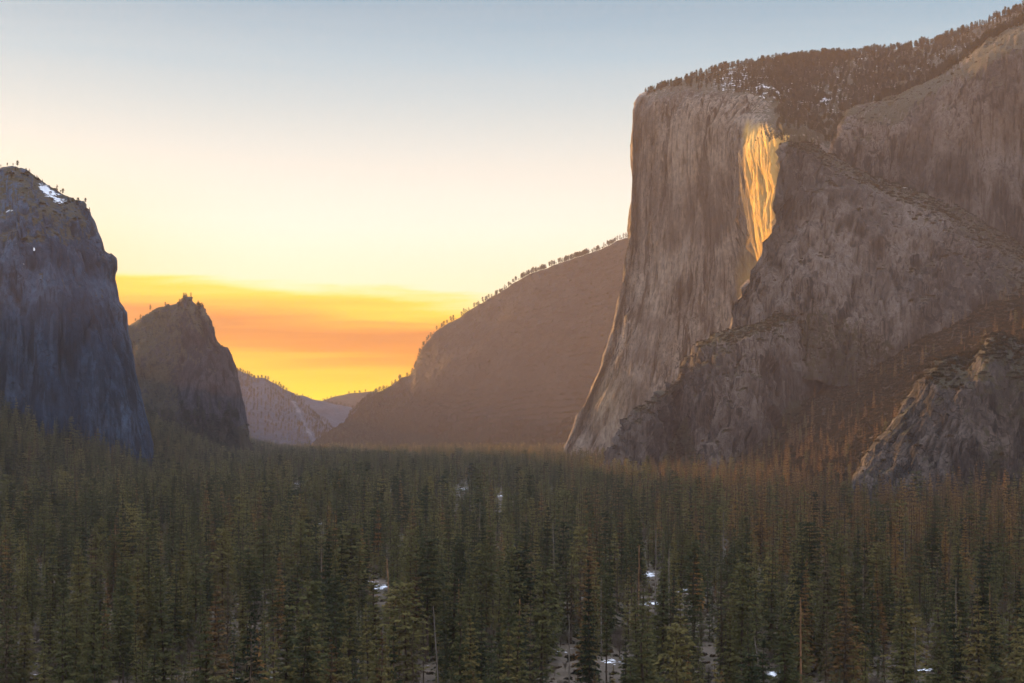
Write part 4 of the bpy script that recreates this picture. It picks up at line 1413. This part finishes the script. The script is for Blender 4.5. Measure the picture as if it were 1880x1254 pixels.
scatter('forest', P, ['rim'], np.zeros(len(P)), np.concatenate(scl), RNG.random(len(P)) * 6.28, 'small dark pines along the rims and far slopes of the mountains', 'forest')

# ---------------------------------------------------------------- air
HZE = 2.05e-5
hv = np.array([(x, y, z) for x in (-7200, 7200) for y in (-800, 9300) for z in (-90, 1330)], float)
hf = [[0, 1, 3, 2], [4, 6, 7, 5], [0, 4, 5, 1], [2, 3, 7, 6], [0, 2, 6, 4], [1, 5, 7, 3]]
m, nt = newmat('haze')
pv = nt.n('ShaderNodeVolumePrincipled')
pv.inputs['Color'].default_value = (0.96, 0.79, 0.76, 1)
pv.inputs['Density'].default_value = HZE
pv.inputs['Anisotropy'].default_value = 0.1
o_ = nt.n('ShaderNodeOutputMaterial')
nt.l(pv.outputs[0], o_.inputs['Volume'])
o = link('haze', mesh_np('haze', hv, hf, [m]))
tag(o, 'thin smoky evening haze filling the whole valley', 'haze', kind='stuff')

# ---------------------------------------------------------------- sky
w = bpy.data.worlds.new('World')
scene.world = w
w.use_nodes = True
nt = NT(w.node_tree)
BG = 0.1
AMB = 2.2
ZEN = 6.3
sky = nt.n('ShaderNodeTexSky', sky_type='NISHITA')
sky.sun_disc = False
sky.sun_elevation = SUN_EL
sky.sun_rotation = SUN_AZ
sky.dust_density = 4.0
sky.air_density = 1.2
sky.ozone_density = 1.5
g = nt.n('ShaderNodeTexCoord').outputs['Generated']
sx = nt.n('ShaderNodeSeparateXYZ'); nt.l(g, sx.inputs[0])
el = nt.math('MULTIPLY', nt.math('ARCSINE', sx.outputs[2]), 180 / math.pi)
az = nt.math('MULTIPLY', nt.math('ARCTAN2', sx.outputs[0], sx.outputs[1]), 180 / math.pi)
up = [(0, (255, 240, 188)), (6, (255, 245, 208)), (8.3, (253, 248, 233)), (10.6, (232, 234, 226)), (12.6, (204, 217, 219)), (14.8, (164, 196, 213)), (17, (124, 168, 195)),
      (25, (140, 168, 195)), (45, (125, 150, 182)), (90, (160, 157, 158))]
upc = nt.ramp(nt.math('DIVIDE', el, 90.0), [(e / 90.0, lin(*c)) for e, c in up])
# warmer towards the sun on the left
wl = nt.mrange(az, -8, -24, 0, 1)
wl = nt.math('MULTIPLY', wl, nt.mrange(el, 12, 6, 0, 1))
upc = nt.mix(nt.math('MULTIPLY', wl, 0.75), upc, lin(250, 205, 130))
# high thin streaks
nzv = nt.n('ShaderNodeCombineXYZ')
nt.l(nt.math('MULTIPLY', az, 0.035), nzv.inputs[0]); nt.l(nt.math('MULTIPLY', el, 0.45), nzv.inputs[1])
thin = nt.noise(nzv.outputs[0], 1.0, 5, 0.55, 0.3)
upc = nt.mix(nt.math('MULTIPLY', nt.mrange(thin, 0.35, 0.7), 0.10), upc, lin(235, 222, 205))
# away from the sunset the low sky is plainer and cooler
rear = nt.mrange(nt.math('ABSOLUTE', az), 60, 130, 0, 1)
upc = nt.mix(nt.math('MULTIPLY', rear, nt.mrange(el, 40, 5, 0.2, 0.8)), upc, lin(212, 196, 186))
# smoke bank low in the west
nzb = nt.n('ShaderNodeCombineXYZ')
nt.l(nt.math('MULTIPLY', az, 0.10), nzb.inputs[0]); nt.l(nt.math('MULTIPLY', el, 1.5), nzb.inputs[1])
bn = nt.noise(nzb.outputs[0], 1.0, 5, 0.55, 0.5)
tilt = nt.math('MULTIPLY', nt.math('ADD', az, 9.7), 0.075)
eb = nt.math('ADD', nt.math('ADD', el, tilt), nt.math('MULTIPLY', nt.math('SUBTRACT', bn, 0.5), 1.9))
band = [(0, (255, 224, 0)), (1.2, (255, 220, 0)), (2.2, (255, 202, 0)), (2.9, (254, 172, 0)), (3.4, (226, 136, 0)), (3.8, (208, 122, 0)), (4.1, (196, 112, 4)), (4.5, (230, 142, 0)), (5.1, (255, 186, 0)), (5.7, (255, 214, 30)), (6.3, (255, 240, 160))]
bc = nt.ramp(nt.math('DIVIDE', eb, 8.0), [(e / 8.0, lin(*c)) for e, c in band])
bm = nt.mrange(eb, 6.2, 5.3, 0, 1)
bm = nt.math('MULTIPLY', bm, nt.mrange(nt.math('ABSOLUTE', nt.math('ADD', az, 12)), 26, 14, 0, 1))
fin = nt.mix(bm, upc, nt.mix(1.0, bc, (1.25, 1.18, 1.0), 'MULTIPLY'))
k = 10.0 / 3.48 * 1.0
fin = nt.mix(1.0, fin, (k, k, k), 'MULTIPLY')
# sky boosted overhead and behind the camera, added fill for cliffs and forest
fin10 = nt.mix(nt.mrange(nt.math('ABSOLUTE', az), 50, 110, 0, 1), fin, nt.mix(1.0, fin, (AMB, AMB, AMB), 'MULTIPLY'))
fin10 = nt.mix(nt.mrange(el, 22, 50, 0, 1), fin10, nt.mix(1.0, fin, (ZEN, ZEN, ZEN), 'MULTIPLY'))
mixed = nt.mix(0.95, sky.outputs[0], fin10)
bg = nt.n('ShaderNodeBackground')
bg.inputs['Strength'].default_value = BG
nt.l(mixed, bg.inputs[0])
wo = nt.n('ShaderNodeOutputWorld')
nt.l(bg.outputs[0], wo.inputs[0])

# ---------------------------------------------------------------- sun
sl = bpy.data.lights.new('sun', 'SUN')
sl.energy = 5.0
sl.angle = math.radians(0.5)
sl.color = (1.0, 0.53, 0.15)
so = bpy.data.objects.new('sun', sl)
ROOTC.objects.link(so)
sdir = Vector((math.sin(SUN_AZ) * math.cos(SUN_EL), math.cos(SUN_AZ) * math.cos(SUN_EL), math.sin(SUN_EL)))
so.rotation_euler = sdir.to_track_quat('Z', 'Y').to_euler()
so.location = (-3000, 3600, 1200)

# ---------------------------------------------------------------- camera
cam = bpy.data.cameras.new('camera')
cam.sensor_width = 36.0
cam.lens = 36.0 * FPX / W0
cam.shift_y = (HZ - H0 / 2) / W0
cam.clip_start = 1.0
cam.clip_end = 40000
co = bpy.data.objects.new('camera', cam)
ROOTC.objects.link(co)
co.location = (0, 0, CAMH)
co.rotation_euler = (math.pi / 2, 0, 0)
scene.camera = co

vs = scene.view_settings
vs.view_transform = 'Standard'
vs.look = 'None'
vs.gamma = 1.0
vs.exposure = 1.8
cy = scene.cycles
cy.max_bounces = 4
cy.diffuse_bounces = 3
cy.glossy_bounces = 1
cy.transmission_bounces = 2
cy.volume_bounces = 1
cy.transparent_max_bounces = 8
cy.use_adaptive_sampling = False
cy.use_denoising = True
cy.denoiser = 'OPENIMAGEDENOISE'
cy.denoising_prefilter = 'FAST'
cy.caustics_reflective = False
cy.caustics_refractive = False
